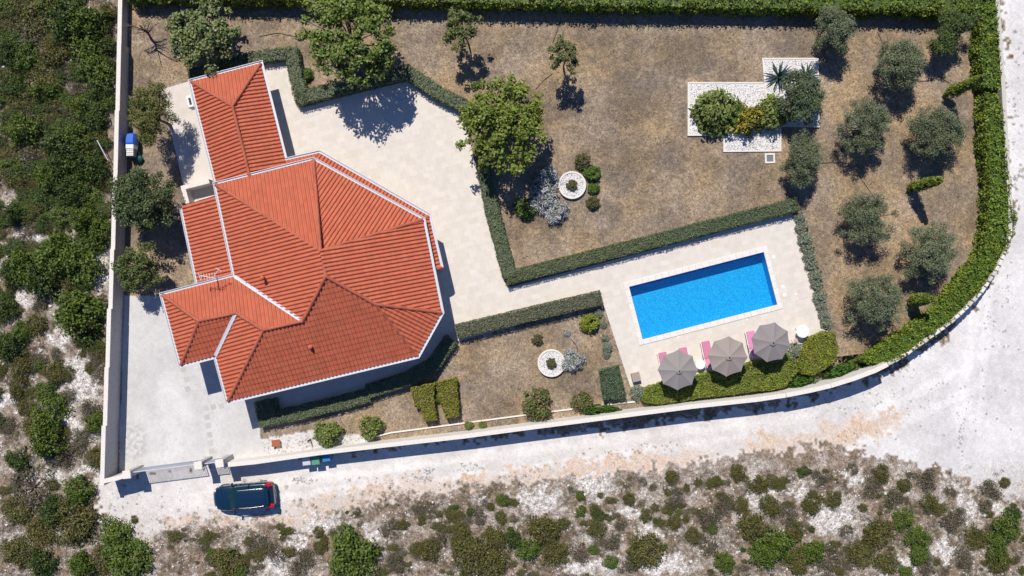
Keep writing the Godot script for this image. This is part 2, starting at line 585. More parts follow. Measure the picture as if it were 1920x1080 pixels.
func blob(x: float, y: float, q: Array) -> float:   # soft ellipse x, y, rx, ry, turn
	var dx: float = x - q[0]; var dy: float = y - q[1]
	if q.size() > 4:
		var a: float = deg_to_rad(q[4])
		var t := dx * cos(a) + dy * sin(a)
		dy = -dx * sin(a) + dy * cos(a)
		dx = t
	var d: float = (dx / q[2]) ** 2 + (dy / q[3]) ** 2
	return clampf(1.4 - d, 0.0, 1.0)

func pv(a: Array) -> PackedVector2Array:
	var o := PackedVector2Array()
	for k in range(0, a.size(), 2): o.append(Vector2(a[k], a[k + 1]))
	return o

func ground_map() -> ImageTexture:
	var cw := 650; var ch := 365
	var im := Image.create(cw, ch, false, Image.FORMAT_RGBA8)
	var n1 := FastNoiseLite.new(); n1.seed = 11; n1.frequency = 0.008; n1.fractal_octaves = 5
	var n2 := FastNoiseLite.new(); n2.seed = 12; n2.frequency = 0.03; n2.fractal_octaves = 4
	var n3 := FastNoiseLite.new(); n3.seed = 13; n3.frequency = 0.09; n3.fractal_octaves = 3
	var lawn_n := pv(LAWN_N); var lawn_s := pv(LAWN_S); var drive := pv(DRIVE); var road := pv(ROAD)
	var white := BARE
	var orange := [[690, 930, 150, 22, -11], [930, 905, 130, 20, -8], [1150, 872, 190, 18, -6], [820, 925, 120, 16, -10], [480, 985, 120, 16, -4], [350, 1010, 50, 40], [620, 985, 30, 9], [1470, 835, 90, 22], [1580, 812, 110, 24, -12], [1650, 790, 60, 10, -20], [1840, 970, 14, 8], [400, 975, 40, 8], [560, 990, 24, 8], [330, 1060, 40, 30]]
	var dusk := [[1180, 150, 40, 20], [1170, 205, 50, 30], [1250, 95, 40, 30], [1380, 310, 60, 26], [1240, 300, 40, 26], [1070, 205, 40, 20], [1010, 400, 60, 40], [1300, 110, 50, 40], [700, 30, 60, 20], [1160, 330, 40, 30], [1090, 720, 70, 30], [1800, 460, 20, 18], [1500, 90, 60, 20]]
	var pale := [[860, 170, 70, 50], [620, 130, 40, 40], [1000, 120, 50, 40], [1320, 190, 30, 50], [320, 120, 40, 40], [355, 480, 26, 40], [1080, 470, 90, 30], [1580, 160, 60, 60], [1700, 200, 60, 60], [1680, 420, 60, 60], [920, 680, 60, 40], [680, 780, 60, 20], [1000, 450, 40, 30]]
	for j in ch:
		for i in cw:
			var x := MAP_X + (i + 0.5) * MAP_W / cw
			var y := MAP_Y + (j + 0.5) * MAP_H / ch
			var a := n1.get_noise_2d(x, y); var b := n2.get_noise_2d(x, y); var d := n3.get_noise_2d(x, y)
			var p := Vector2(x, y)
			var w := Vector2(x + b * 30.0 + d * 14.0, y + n2.get_noise_2d(x + 900.0, y) * 26.0 + d * 10.0)
			var r := 0.0; var g := 0.0; var bl := 0.0; var grain := 1.0
			if Geometry2D.is_point_in_polygon(p, drive):
				var s := 0.58 + a * 0.08 + b * 0.05 + d * 0.03 - 0.16 * blob(x, y, [252, 830, 26, 40]) * clampf(0.4 + d * 2.0, 0, 1) + 0.05 * blob(x, y, [330, 780, 30, 80, -14])
				for q in TRACKS: s += 0.035 * blob(x + b * 3.0, y, q)
				r = s * 1.0; g = s * 0.985; bl = s * 0.96; grain = 0.13
			elif Geometry2D.is_point_in_polygon(p, lawn_n) or Geometry2D.is_point_in_polygon(p, lawn_s):
				var t := clampf(0.48 + a * 0.75 + b * 0.5 + d * 0.35, 0.0, 1.0)
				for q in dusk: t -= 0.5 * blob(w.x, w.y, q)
				for q in pale: t += 0.26 * blob(w.x, w.y, q)
				t = clampf(t, 0.0, 1.0)
				var warm := clampf(0.5 + n1.get_noise_2d(x + 700.0, y) * 1.2 + (0.25 if x > 1560.0 else 0.0), 0.0, 1.0)
				r = lerpf(0.175, 0.36, t); g = lerpf(0.136, 0.274, t) * lerpf(1.03, 0.95, warm); bl = lerpf(0.098, 0.183, t) * lerpf(1.12, 0.82, warm)
				grain = 0.72
			elif Geometry2D.is_point_in_polygon(w, road):
				var s := 0.645 + a * 0.12 + b * 0.07 + d * 0.03
				for q in TRACKS: s += 0.07 * blob(x + b * 6.0, y + b * 6.0, q)
				r = s * 1.0; g = s * (0.955 + clampf((x - 1400.0) / 400.0, 0.0, 1.0) * 0.02); bl = s * (0.9 + clampf((x - 1400.0) / 400.0, 0.0, 1.0) * 0.06)
				var o := 0.0
				for q in orange: o = maxf(o, blob(w.x, w.y, q))
				o *= clampf(0.72 + a * 0.5 + b * 0.35 + d * 0.12, 0.0, 1.0)
				r = lerpf(r, 0.6, o); g = lerpf(g, 0.455, o); bl = lerpf(bl, 0.335, o)
				var edge := clampf((y - (905.0 - (x - 960.0) * 0.06)) / 60.0, 0.0, 1.0) * 0.5
				if x < 900: edge = maxf(edge, clampf((y - 965.0) / 40.0, 0, 1) * 0.5)
				edge *= clampf(0.6 + b * 1.5, 0, 1)
				r = lerpf(r, 0.38, edge); g = lerpf(g, 0.31, edge); bl = lerpf(bl, 0.24, edge)
				grain = 0.2 + o * 0.2 + edge * 0.9
			else:
				var t := clampf(0.10 + a * 0.45 + b * 0.5 + d * 0.3, 0.0, 1.0)
				for q in white: t = maxf(t, blob(w.x, w.y, q) * clampf(0.92 + d * 0.7, 0.0, 1.0))
				if x < 230.0 and y < 380.0: t *= 0.35
				var k := clampf(0.5 + n2.get_noise_2d(x - 400.0, y) * 1.2, 0.0, 1.0)
				r = lerpf(lerpf(0.18, 0.27, k), 0.6, t); g = lerpf(lerpf(0.135, 0.212, k), 0.57, t); bl = lerpf(lerpf(0.09, 0.16, k), 0.535, t)
				grain = 1.0
			var cc := Color(r, g, bl).linear_to_srgb()
			cc.a = grain / 2.0
			im.set_pixel(i, j, cc)
	var fw := 2048; var fh := 1150
	im.resize(fw, fh, Image.INTERPOLATE_CUBIC)
	var g1 := FastNoiseLite.new(); g1.seed = 31; g1.frequency = 0.33; g1.fractal_octaves = 3; g1.fractal_gain = 0.7
	var g2 := FastNoiseLite.new(); g2.seed = 32; g2.frequency = 0.11; g2.fractal_octaves = 2
	var d1 := g1.get_image(fw, fh, false, false, false).get_data()
	var d2 := g2.get_image(fw, fh, false, false, false).get_data()
	var src := im.get_data()
	var out := PackedByteArray()
	out.resize(fw * fh * 3)
	var o3 := 0
	for k in fw * fh:
		var o4 := k * 4
		var s := 1.0 + ((d1[k] - 128) * 0.0042 + (d2[k] - 128) * 0.0016) * (src[o4 + 3] * 0.00784)
		out[o3] = clampi(int(src[o4] * s), 0, 255)
		out[o3 + 1] = clampi(int(src[o4 + 1] * s), 0, 255)
		out[o3 + 2] = clampi(int(src[o4 + 2] * s), 0, 255)
		o3 += 3
	return ImageTexture.create_from_image(Image.create_from_data(fw, fh, false, Image.FORMAT_RGB8, out))

func map_uv(p: Vector3) -> Vector2:
	return Vector2((p.x / UNIT + 960.0 - MAP_X) / MAP_W, (p.z / UNIT + 540.0 - MAP_Y) / MAP_H)

func sheet(poly: PackedVector2Array, y: float, m: Material) -> ArrayMesh:  # flat sheet with the map's coordinates
	var st := SurfaceTool.new()
	st.begin(Mesh.PRIMITIVE_TRIANGLES)
	var t := Geometry2D.triangulate_polygon(poly)
	for k in range(0, t.size(), 3):
		var q := [poly[t[k]], poly[t[k + 1]], poly[t[k + 2]]]
		if (q[1] - q[0]).cross(q[2] - q[0]) < 0.0:
			q = [q[0], q[2], q[1]]
		for p in q:
			var w := Vector3(p.x, y, p.y)
			st.set_normal(Vector3.UP)
			st.set_uv(map_uv(w))
			st.add_vertex(w)
	st.set_material(m)
	return st.commit()

var pool_mid: Vector3
var pool_u := Vector3(0.9682, 0, -0.2503)
var pool_w := Vector3(0.2503, 0, 0.9682)

func pool_at(u: float, w: float, y := 0.0) -> Vector3:
	return pool_mid + pool_u * u + pool_w * w + Vector3.UP * y

func pool_ring(u: float, w: float) -> PackedVector2Array:
	var o := PackedVector2Array()
	for q in [[-u, -w], [u, -w], [u, w], [-u, w]]:
		var p := pool_at(q[0], q[1])
		o.append(Vector2(p.x, p.z))
	return o

func ground() -> void:
	pool_mid = P(1318, 554.5)
	var m := StandardMaterial3D.new()
	m.albedo_texture = ground_map()
	m.roughness = 0.95
	M.map = m
	# one sheet to the horizon, left open where the pool is dug in
	var st := SurfaceTool.new()
	st.begin(Mesh.PRIMITIVE_TRIANGLES)
	var us := [-400.0, -60.0, -5.15, 5.15, 60.0, 400.0]; var ws := [-400.0, -40.0, -2.13, 2.13, 40.0, 400.0]
	for a in 5:
		for b in 5:
			if a == 2 and b == 2:
				continue
			var q := [pool_at(us[a], ws[b]), pool_at(us[a + 1], ws[b]), pool_at(us[a + 1], ws[b + 1]), pool_at(us[a], ws[b + 1])]
			for k in [0, 1, 2, 0, 2, 3]:
				st.set_normal(Vector3.UP)
				st.set_uv(map_uv(q[k]))
				st.add_vertex(q[k])
	st.set_material(m)
	structure("ground", st.commit())
	structure("lawn", sheet(plan(LAWN_N), 0.004, m))
	structure("lawn", sheet(plan(LAWN_S), 0.004, m))

func paving() -> void:
	var drive := structure("driveway", sheet(plan(DRIVE), 0.010, M.map))
	var grey := [mat(0.47, 0.46, 0.44, 0.9), mat(0.5, 0.49, 0.47, 0.9)]
	var k := 0
	for q in [[344, 692], [350, 711], [352, 729], [387, 765], [400, 763], [415, 761], [388, 782], [390, 798], [393, 815], [395, 831], [397, 846]]:
		var mb := Mb.new()
		mb.bevel_box(T(P(q[0], q[1]) + Vector3(0, 0.012, 0), 0.24), Vector3(0.38, 0.012, 0.38), 0.004)
		part(drive, "paving_slab", mb, grey[k % 2])
		k += 1
	var pave := grained(21, 0.012, [lin(0.58, 0.51, 0.435), lin(0.63, 0.572, 0.505), lin(0.665, 0.615, 0.565), lin(0.63, 0.565, 0.51)], 9.0, 0.8, 6)
	M.pave = pave
	# terrace with the pool's opening cut out: outline joined to the hole by a slit
	var outline := plan([490, 108, 534, 108, 561, 202, 766, 152, 868, 214, 898, 334, 951, 540, 1490, 398, 1556, 618, 1540, 628, 1500, 655, 1240, 725, 1182, 726, 1130, 566, 856, 640, 800, 690, 690, 742, 500, 792, 470, 780, 460, 640, 430, 360])
	var hole := pool_ring(5.15, 2.13)
	var loop := PackedVector2Array()
	var best := 0; var bd := 1e9
	for a in outline.size():
		if outline[a].distance_to(hole[3]) < bd:
			bd = outline[a].distance_to(hole[3]); best = a
	var cw_out := Geometry2D.is_polygon_clockwise(outline)
	var hv := Array(hole)
	if Geometry2D.is_polygon_clockwise(hole) == cw_out:
		hv.reverse()
	var start := hv.find(hole[3])
	for a in outline.size() + 1:
		loop.append(outline[(best + a) % outline.size()])
	for a in 5:
		loop.append(hv[(start + a) % 4])
	var edge := Mb.new()
	edge = edge_only(outline, 0.0, 0.05)
	var te := structure("terrace", slab_sheet(loop, 0.05, slab_mat()))
	hang(te, "terrace_edge", edge.mesh(pave))
	var apron := Mb.new()
	apron.prism(plan([303, 168, 364, 150, 412, 344, 346, 356]), 0.0, 0.045, false)
	structure("side_path", apron.mesh(pave))
	# kerb along the south bed, and the little concrete pad by the wall
	var kb := Mb.new()
	kb.sweep(path3([705, 818, 733, 811, 870, 793, 960, 781, 1070, 767, 1143, 758, 1190, 753]), [Vector2(-0.05, 0), Vector2(0.05, 0), Vector2(0.05, 0.1), Vector2(-0.05, 0.1)])
	structure("garden_kerb", kb.mesh(M.coping))

func edge_only(poly: PackedVector2Array, y0: float, y1: float) -> Mb:
	var m := Mb.new()
	for k in poly.size():
		var a := poly[k]; var b := poly[(k + 1) % poly.size()]
		m.quad(Vector3(a.x, y0, a.y), Vector3(b.x, y0, b.y), Vector3(b.x, y1, b.y), Vector3(a.x, y1, a.y))
	return m

func slab_mat() -> StandardMaterial3D:      # stone slabs of 60 by 40 cm, each of its own tone, with fine joints
	var n := FastNoiseLite.new()
	n.seed = 19; n.frequency = 0.012; n.fractal_octaves = 5
	var sz := 1024
	var nd := n.get_seamless_image(sz, sz).get_data()
	var r := RandomNumberGenerator.new(); r.seed = 8
	var tones := PackedFloat32Array(); var warms := PackedFloat32Array()
	for k in 24 * 17:
		tones.append(r.randf_range(0.955, 1.035)); warms.append(r.randf_range(-0.02, 0.02))
	var lut := PackedByteArray()
	lut.resize(2048)
	for k in 2048: lut[k] = int(255.0 * Color(k / 2048.0, 0, 0).linear_to_srgb().r)
	var out := PackedByteArray(); out.resize(sz * sz * 3)
	var o := 0
	for j in sz:
		var row := int(j * 24.0 / sz)
		var fj := j * 24.0 / sz - row
		for i in sz:
			var x := i * 16.0 / sz + (0.5 if row % 2 else 0.0)
			var c := int(x) % 16
			var t: float = tones[row * 16 + c]
			if fj < 0.024 or x - int(x) < 0.016: t *= 0.87
			t *= 0.94 + nd[j * sz + i] * 0.00048
			var w: float = warms[row * 16 + c]
			out[o] = lut[int(0.672 * t * 2047.0)]
			out[o + 1] = lut[int(0.62 * t * (1.0 - w * 0.5) * 2047.0)]
			out[o + 2] = lut[int(0.55 * t * (1.0 - w) * 2047.0)]
			o += 3
	var m := StandardMaterial3D.new()
	m.albedo_texture = ImageTexture.create_from_image(Image.create_from_data(sz, sz, false, Image.FORMAT_RGB8, out))
	m.roughness = 0.8
	return m

func slab_sheet(poly: PackedVector2Array, y: float, m: Material) -> ArrayMesh:
	var st := SurfaceTool.new()
	st.begin(Mesh.PRIMITIVE_TRIANGLES)
	var t := Geometry2D.triangulate_polygon(poly)
	for k in range(0, t.size(), 3):
		var q := [poly[t[k]], poly[t[k + 1]], poly[t[k + 2]]]
		if (q[1] - q[0]).cross(q[2] - q[0]) < 0.0:
			q = [q[0], q[2], q[1]]
		for p in q:
			var w := Vector3(p.x, y, p.y)
			st.set_normal(Vector3.UP)
			st.set_uv(Vector2(w.dot(pool_u), w.dot(pool_w)) / 9.6)
			st.add_vertex(w)
	st.set_material(m)
	return st.commit()

func pool() -> void:
	var t := thing("swimming_pool", "blue rectangular swimming pool set in the pale terrace", "pool", pool_mid)
	t.rotation.y = atan2(0.2503, 0.9682)
	# basin, in the pool's own axes
	var b := Mb.new()
	var dz := -0.95
	b.quad(Vector3(-5, dz, 1.98), Vector3(5, dz, 1.98), Vector3(5, dz, -1.98), Vector3(-5, dz, -1.98))
	for q in [[-5, -1.98, 5, -1.98], [5, -1.98, 5, 1.98], [5, 1.98, -5, 1.98], [-5, 1.98, -5, -1.98]]:
		b.quad_out(Vector3(q[0], dz, q[1]), Vector3(q[2], dz, q[3]), Vector3(q[2], 0.045, q[3]), Vector3(q[0], 0.045, q[1]), Vector3(q[0] * 3, 0, q[1] * 3))
	var o := Mb.new()
	for s in [-1, 1]:
		o.box(T(Vector3(0, -0.47, s * 2.055)), Vector3(10.3, 1.02, 0.148))
		o.box(T(Vector3(s * 5.075, -0.47, 0)), Vector3(0.148, 1.02, 3.96))
	var blue := StandardMaterial3D.new()
	var n := FastNoiseLite.new()
	n.seed = 4; n.frequency = 0.02
	var im := Image.create(512, 512, false, Image.FORMAT_RGB8)
	var r2 := RandomNumberGenerator.new(); r2.seed = 5
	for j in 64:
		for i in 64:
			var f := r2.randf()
			var c := lin(0.001, 0.22 + 0.34 * f * f, 0.56 + 0.26 * f)  # tile tones spread wide to imitate sparkle of the rippled water
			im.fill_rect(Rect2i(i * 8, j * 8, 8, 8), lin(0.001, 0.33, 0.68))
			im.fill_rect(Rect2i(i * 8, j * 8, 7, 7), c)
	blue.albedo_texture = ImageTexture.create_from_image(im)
	blue.uv1_triplanar = true
	blue.uv1_scale = Vector3.ONE / 3.2
	blue.roughness = 0.4
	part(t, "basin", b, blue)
	part(t, "basin_shell", o, M.stone)
	var stone := [M.coping, grained(6, 0.04, [lin(0.66, 0.62, 0.56), lin(0.76, 0.73, 0.68), lin(0.8, 0.78, 0.74)], 2.0)]
	var k := 0
	for s in [-1, 1]:
		for q in 20:
			var c := Mb.new()
			c.bevel_box(T(Vector3(-4.75 + q * 0.5, 0.068, s * 2.14)), Vector3(0.494, 0.05, 0.38), 0.012)
			part(t, "coping_stone", c, stone[k % 2]); k += 1
		for q in 9:
			var c := Mb.new()
			c.bevel_box(T(Vector3(s * 5.17, 0.068, -2.06 + q * 0.515)), Vector3(0.34, 0.05, 0.509), 0.012)
			part(t, "coping_stone", c, stone[k % 2]); k += 1
	# the water: a rippled sheet
	var wn := FastNoiseLite.new()
	wn.seed = 77; wn.frequency = 0.7; wn.fractal_octaves = 3
	var st := SurfaceTool.new()
	st.begin(Mesh.PRIMITIVE_TRIANGLES)
	st.set_smooth_group(0)
	var nx := 150; var nz := 60
	for j in nz:
		for i in nx:
			for q in [[0, 0], [1, 0], [1, 1], [0, 0], [1, 1], [0, 1]]:
				var u: float = -4.99 + 9.98 * (i + q[0]) / nx; var w: float = -1.97 + 3.94 * (j + q[1]) / nz
				st.add_vertex(pool_at(u, w, -0.09 + 0.07 * wn.get_noise_2d(u * 1.4, w * 1.4)))
	st.index()
	st.generate_normals()
	var wm := StandardMaterial3D.new()
	wm.transparency = BaseMaterial3D.TRANSPARENCY_ALPHA
	wm.albedo_color = Color(0.3, 0.8, 1.0, 0.04)
	wm.roughness = 0.03
	wm.metallic_specular = 0.3
	st.set_material(wm)
	structure("pool_water", st.commit())
	# round skimmer lids let into the deck
	for q in [[1450, 482, "upper white skimmer lid beside the short side of the pool"], [1467, 538, "middle white skimmer lid beside the lower right pool corner"], [1471, 553, "lowest white skimmer lid beside the lower right pool corner"]]:
		var lid := Mb.new()
		lid.lathe([Vector2(0.15, 0), Vector2(0.15, 0.012), Vector2(0.12, 0.016), Vector2(0.0, 0.016)], 18)
		var lo := thing("skimmer_lid", q[2], "pool lid", P(q[0], q[1]) + Vector3(0, 0.05, 0), 0, "round lids by the pool")
		part(lo, "lid", lid, M.white)
	for q in [[1272, 633, "small white deck light by the long lower pool edge, above the first parasol"], [1400, 600, "small white deck light by the long lower pool edge, above the third parasol"], [1492, 552, "tiny white deck light right of the skimmer lids"]]:
		var lid := Mb.new()
		lid.lathe([Vector2(0.08, 0), Vector2(0.08, 0.012), Vector2(0.06, 0.02), Vector2(0.0, 0.02)], 12)
		var lo := thing("deck_light", q[2], "deck light", P(q[0], q[1]) + Vector3(0, 0.05, 0), 0, "flush lights in the pool deck")
		part(lo, "cover", lid, M.white)
	var hatch := Mb.new()
	hatch.bevel_box(T(P(1505, 550) + Vector3(0, 0.053, 0), 0.24), Vector3(0.75, 0.014, 0.75), 0.005)
	var ho := thing("access_hatch", "square paved access hatch in the deck right of the pool", "hatch", Vector3.ZERO)
	part(ho, "cover", hatch, M.pave)

# ---- boundary walls
func walls() -> void:
	var w := thing("boundary_wall", "long white stepped wall between the scrub and the garden", "wall", P(228, 450))
	var steps := [[-60, 90, 241, 0.95], [90, 215, 241, 1.2], [215, 345, 239, 1.36], [345, 470, 236, 1.45], [470, 578, 233, 1.58], [578, 684, 229.5, 1.72], [684, 790, 226, 1.8], [790, 898, 222, 1.9]]
	for q in steps:
		var a := P(q[2] + 1.5, q[0]); var b := P(q[2] - 1.5, q[1])
		var d := (b - a).normalized(); var l := Vector3(d.z, 0, -d.x) * -0.12
		var m := Mb.new()
		m.box(Transform3D(Basis(d, Vector3.UP, d.cross(Vector3.UP)), (a + b) * 0.5 + l + Vector3(0, q[3] * 0.5, 0)), Vector3(a.distance_to(b), q[3], 0.24))
		part(w, "wall_section", m.shift(-w.position), M.shaded_render)
		var c := Mb.new()
		c.bevel_box(Transform3D(Basis(d, Vector3.UP, d.cross(Vector3.UP)), (a + b) * 0.5 + l + Vector3(0, q[3] + 0.022, 0)), Vector3(a.distance_to(b) + 0.01, 0.05, 0.3), 0.012)
		part(w, "coping", c.shift(-w.position), M.coping)
	var s := thing("boundary_wall", "curving white wall between the garden and the gravel road", "wall", P(1000, 800))
	var runs := [[1.5, [412, 873, 480, 866, 600, 849, 720, 835, 870, 818]], [1.52, [870, 818, 960, 806, 1130, 784]], [1.72, [1130, 784, 1300, 762, 1420, 749, 1474, 741]], [1.88, [1474, 741, 1520, 732, 1558, 723]], [1.95, [1558, 723, 1600, 710, 1640, 695, 1664, 683]]]
	for q in runs:
		var m := Mb.new()
		m.sweep(path_flat(q[1], q[0]), [Vector2(-0.12, 0), Vector2(0.12, 0), Vector2(0.12, q[0]), Vector2(-0.12, q[0])])
		part(s, "wall_section", m.shift(-s.position), M.white_render)
		var c := Mb.new()
		c.sweep(path_flat(q[1], q[0]), [Vector2(-0.16, q[0] + 0.002), Vector2(0.16, q[0] + 0.002), Vector2(0.15, q[0] + 0.05), Vector2(-0.15, q[0] + 0.05)])
		part(s, "coping", c.shift(-s.position), M.coping)
	var e := thing("stone_wall", "grey stone wall with rough top along the outer edge of the tall hedge", "wall", P(1800, 580))
	var ln := [1664, 684, 1700, 664, 1762, 620, 1800, 590, 1840, 549, 1868, 508, 1889, 466, 1896, 430, 1897, 385, 1892, 330, 1884, 170, 1872, 0, 1868, -60]
	var m2 := Mb.new()
	m2.sweep(path_flat(ln, 1.4), [Vector2(-0.14, 0), Vector2(0.14, 0), Vector2(0.14, 1.3), Vector2(-0.14, 1.3)])
	part(e, "wall_body", m2.shift(-e.position), M.stone)
	# cap stones, one by one
	var pts := path_flat(ln, 1.4)
	var cap_meshes := []
	for k in 5:
		var c := Mb.new()
		c.bevel_box(T(Vector3.ZERO, rng.randf_range(-0.1, 0.1)), Vector3(rng.randf_range(0.26, 0.42), rng.randf_range(0.08, 0.16), rng.randf_range(0.2, 0.3)), 0.03)
		cap_meshes.append(c.mesh(M.stone if k < 2 else M.coping))
	var cnt := 0
	for k in 7:
		var a: Vector3 = pts[k]; var b: Vector3 = pts[k + 1]
		var d := (b - a).normalized()
		var num := int(a.distance_to(b) / 0.42)
		for q in num:
			var o := hang(e, "cap_stone", cap_meshes[cnt % 5])
			o.position = a.lerp(b, (q + 0.5) / num) + Vector3(0, 1.36 + rng.randf_range(-0.02, 0.03), 0) - e.position
			o.rotation.y = atan2(-d.z, d.x) + rng.randf_range(-0.08, 0.08)
			cnt += 1

func path_flat(a: Array, h: float) -> Array:   # a line surveyed along a wall's top, brought down to the ground
	var o := []
	for k in range(0, a.size(), 2):
		o.append(P(a[k], a[k + 1], h) * Vector3(1, 0, 1))
	return o

func gates() -> void:
	# end wall and pillars
	var stub := thing("gate_wall", "short white wall joining the stepped wall to the left gate pillar", "wall", P(222, 893))
	var m := Mb.new()
	m.sweep(path_flat([196, 902, 218, 897, 236, 891], 1.9), [Vector2(-0.12, 0), Vector2(0.12, 0), Vector2(0.12, 1.9), Vector2(-0.12, 1.9)])
	part(stub, "wall_section", m.shift(-stub.position), M.shaded_render)
	var c := Mb.new()
	c.sweep(path_flat([195, 902, 218, 897, 236, 891], 1.9), [Vector2(-0.16, 1.903), Vector2(0.16, 1.903), Vector2(0.15, 1.95), Vector2(-0.15, 1.95)])
	part(stub, "coping", c.shift(-stub.position), M.coping)
	for q in [[238, 890, "white gate pillar at the left end of the slatted gate"], [372, 873, "white gate pillar between the wide and the narrow gate"], [412, 869, "white gate pillar at the start of the road wall"]]:
		var b := P(q[0], q[1], 2.05) * Vector3(1, 0, 1)
		var t := thing("gate_pillar", q[2], "pillar", b, 0.12, "pillars of the entrance gates")
		var s := Mb.new()
		s.bevel_box(T(Vector3(0, 1.02, 0)), Vector3(0.42, 2.04, 0.42), 0.02)
		part(t, "shaft", s, M.shaded_render)
		var h := Mb.new()
		h.bevel_box(T(Vector3(0, 2.08, 0)), Vector3(0.56, 0.08, 0.56), 0.025)
		part(t, "cap", h, M.coping)
	gate("sliding_gate", "wide pale slatted entrance gate between two white pillars", P(247, 886, 1.75), P(364, 871, 1.75), 32)
	gate("pedestrian_gate", "narrow pale slatted gate between two close white pillars", P(380, 870, 1.75), P(405, 867, 1.75), 8)

func gate(called: String, label: String, a: Vector3, b: Vector3, cnt: int) -> void:
	a.y = 0.0; b.y = 0.0
	var d := (b - a).normalized()
	var len := a.distance_to(b)
	var t := thing(called, label, "gate", (a + b) * 0.5, atan2(-d.z, d.x))
	var m := mat(0.62, 0.64, 0.68, 0.45)
	for y in [0.12, 1.75]:
		var r := Mb.new()
		r.bevel_box(T(Vector3(0, y, 0)), Vector3(len, 0.05, 0.045), 0.01)
		part(t, "rail", r, m)
	for s in [-1, 1]:
		var r := Mb.new()
		r.box(T(Vector3(s * (len * 0.5 - 0.03), 0.93, 0)), Vector3(0.06, 1.56, 0.058))
		part(t, "post", r, m)
	var sl := Mb.new()
	sl.box(T(Vector3(0, 0.93, 0)), Vector3(0.042, 1.54, 0.022))
	var sm := sl.mesh(m)
	for k in cnt:
		var o := hang(t, "slat", sm)
		o.position.x = lerpf(-len * 0.5 + 0.1, len * 0.5 - 0.1, (k + 0.5) / cnt)

# ---- the house
var roof_v := {}

func face_uv(ea: Vector2, eb: Vector2, inside: Vector2) -> Array:
	var u := (eb - ea).normalized()
	var v := Vector2(-u.y, u.x)
	if (inside - ea).dot(v) < 0.0: v = -v
	return [u, v]

func roof_face(t: Node3D, poly: PackedVector2Array, ea: Vector2, eb: Vector2, h0: float, slope: float) -> void:
	var mid := Vector2.ZERO
	for p in poly: mid += p / poly.size()
	var ax := face_uv(ea, eb, mid)
	var u: Vector2 = ax[0]; var v: Vector2 = ax[1]
	var loc := PackedVector2Array()
	for p in poly: loc.append(Vector2((p - ea).dot(u), (p - ea).dot(v)))
	var W := 0.262; var L := 0.36; var sub := 8
	var prof := [0.0, 0.0, 0.002, 0.048, 0.078, 0.088, 0.08, 0.05, 0.0]
	var mb := Mb.new()
	var salt := int(absf(ea.x * 31.0 + ea.y * 17.0) * 10.0)
	for piece in Geometry2D.decompose_polygon_in_convex(loc):
		var us := []
		var lo := 1e9; var hi := -1e9
		for p in piece:
			us.append(p.x); lo = minf(lo, p.x); hi = maxf(hi, p.x)
		for k in range(int(floor(lo / W * sub)), int(ceil(hi / W * sub)) + 1):
			var x := k * W / sub
			if x > lo and x < hi: us.append(x)
		us.sort()
		var cols := []
		for x in us:
			var a := 1e9; var b := -1e9
			for k in piece.size():
				var p: Vector2 = piece[k]; var q: Vector2 = piece[(k + 1) % piece.size()]
				if absf(p.x - x) < 1e-5:
					a = minf(a, p.y); b = maxf(b, p.y)
				if (p.x - x) * (q.x - x) < 0.0:
					var y: float = p.y + (q.y - p.y) * (x - p.x) / (q.x - p.x)
					a = minf(a, y); b = maxf(b, y)
			var f := fposmod(x / W, 1.0) * sub
			var fi := int(f)
			var z: float = lerpf(prof[fi], prof[mini(fi + 1, sub)], f - fi)
			cols.append([x, a, b, z])
		for k in cols.size() - 1:
			var A: Array = cols[k]; var B: Array = cols[k + 1]
			if B[0] - A[0] < 1e-4: continue
			var j0 := int(floor(minf(A[1], B[1]) / L)); var j1 := int(ceil(maxf(A[2], B[2]) / L))
			var tc := int(floor((A[0] + B[0]) * 0.5 / W))
			for j in range(j0, j1):
				var a0 := clampf(j * L, A[1], A[2]); var a1 := clampf((j + 1) * L, A[1], A[2])
				var b0 := clampf(j * L, B[1], B[2]); var b1 := clampf((j + 1) * L, B[1], B[2])
				if a1 - a0 < 1e-5 and b1 - b0 < 1e-5: continue
				var hsh := hash(Vector3i(tc, j, salt))
				var f := 0.9 + 0.16 * ((hsh % 1000) / 1000.0)
				var g := 0.94 + 0.14 * (((hsh / 1000) % 1000) / 1000.0)
				mb.col = Color(0.485 * f, 0.125 * f * g, 0.063 * f * g)
				var jit := 0.008 * (((hsh / 77) % 100) / 100.0)
				var pa0 := rp(ea, u, v, A[0], a0, h0, slope, A[3] + lift(a0, j, L) + jit)
				var pa1 := rp(ea, u, v, A[0], a1, h0, slope, A[3] + lift(a1, j, L) + jit)
				var pb0 := rp(ea, u, v, B[0], b0, h0, slope, B[3] + lift(b0, j, L) + jit)
				var pb1 := rp(ea, u, v, B[0], b1, h0, slope, B[3] + lift(b1, j, L) + jit)
				var under := (pa0 + pb1) * 0.5 - Vector3.UP
				mb.quad_out(pa0, pb0, pb1, pa1, under)
				if a0 == j * L and b0 == j * L:
					var back := pa0 + Vector3(v.x, 0, v.y)
					mb.quad_out(pa0, pb0, pb0 - Vector3.UP * 0.045, pa0 - Vector3.UP * 0.045, back)
	part(t, "roof_tiles", mb.shift(-t.position), M.tile, true)

func lift(y: float, j: int, L: float) -> float:
	return 0.035 * (1.0 - (y - j * L) / L)

func rp(ea: Vector2, u: Vector2, v: Vector2, x: float, y: float, h0: float, slope: float, up: float) -> Vector3:
	var p := ea + u * x + v * y
	return Vector3(p.x, h0 + slope * y + up, p.y)

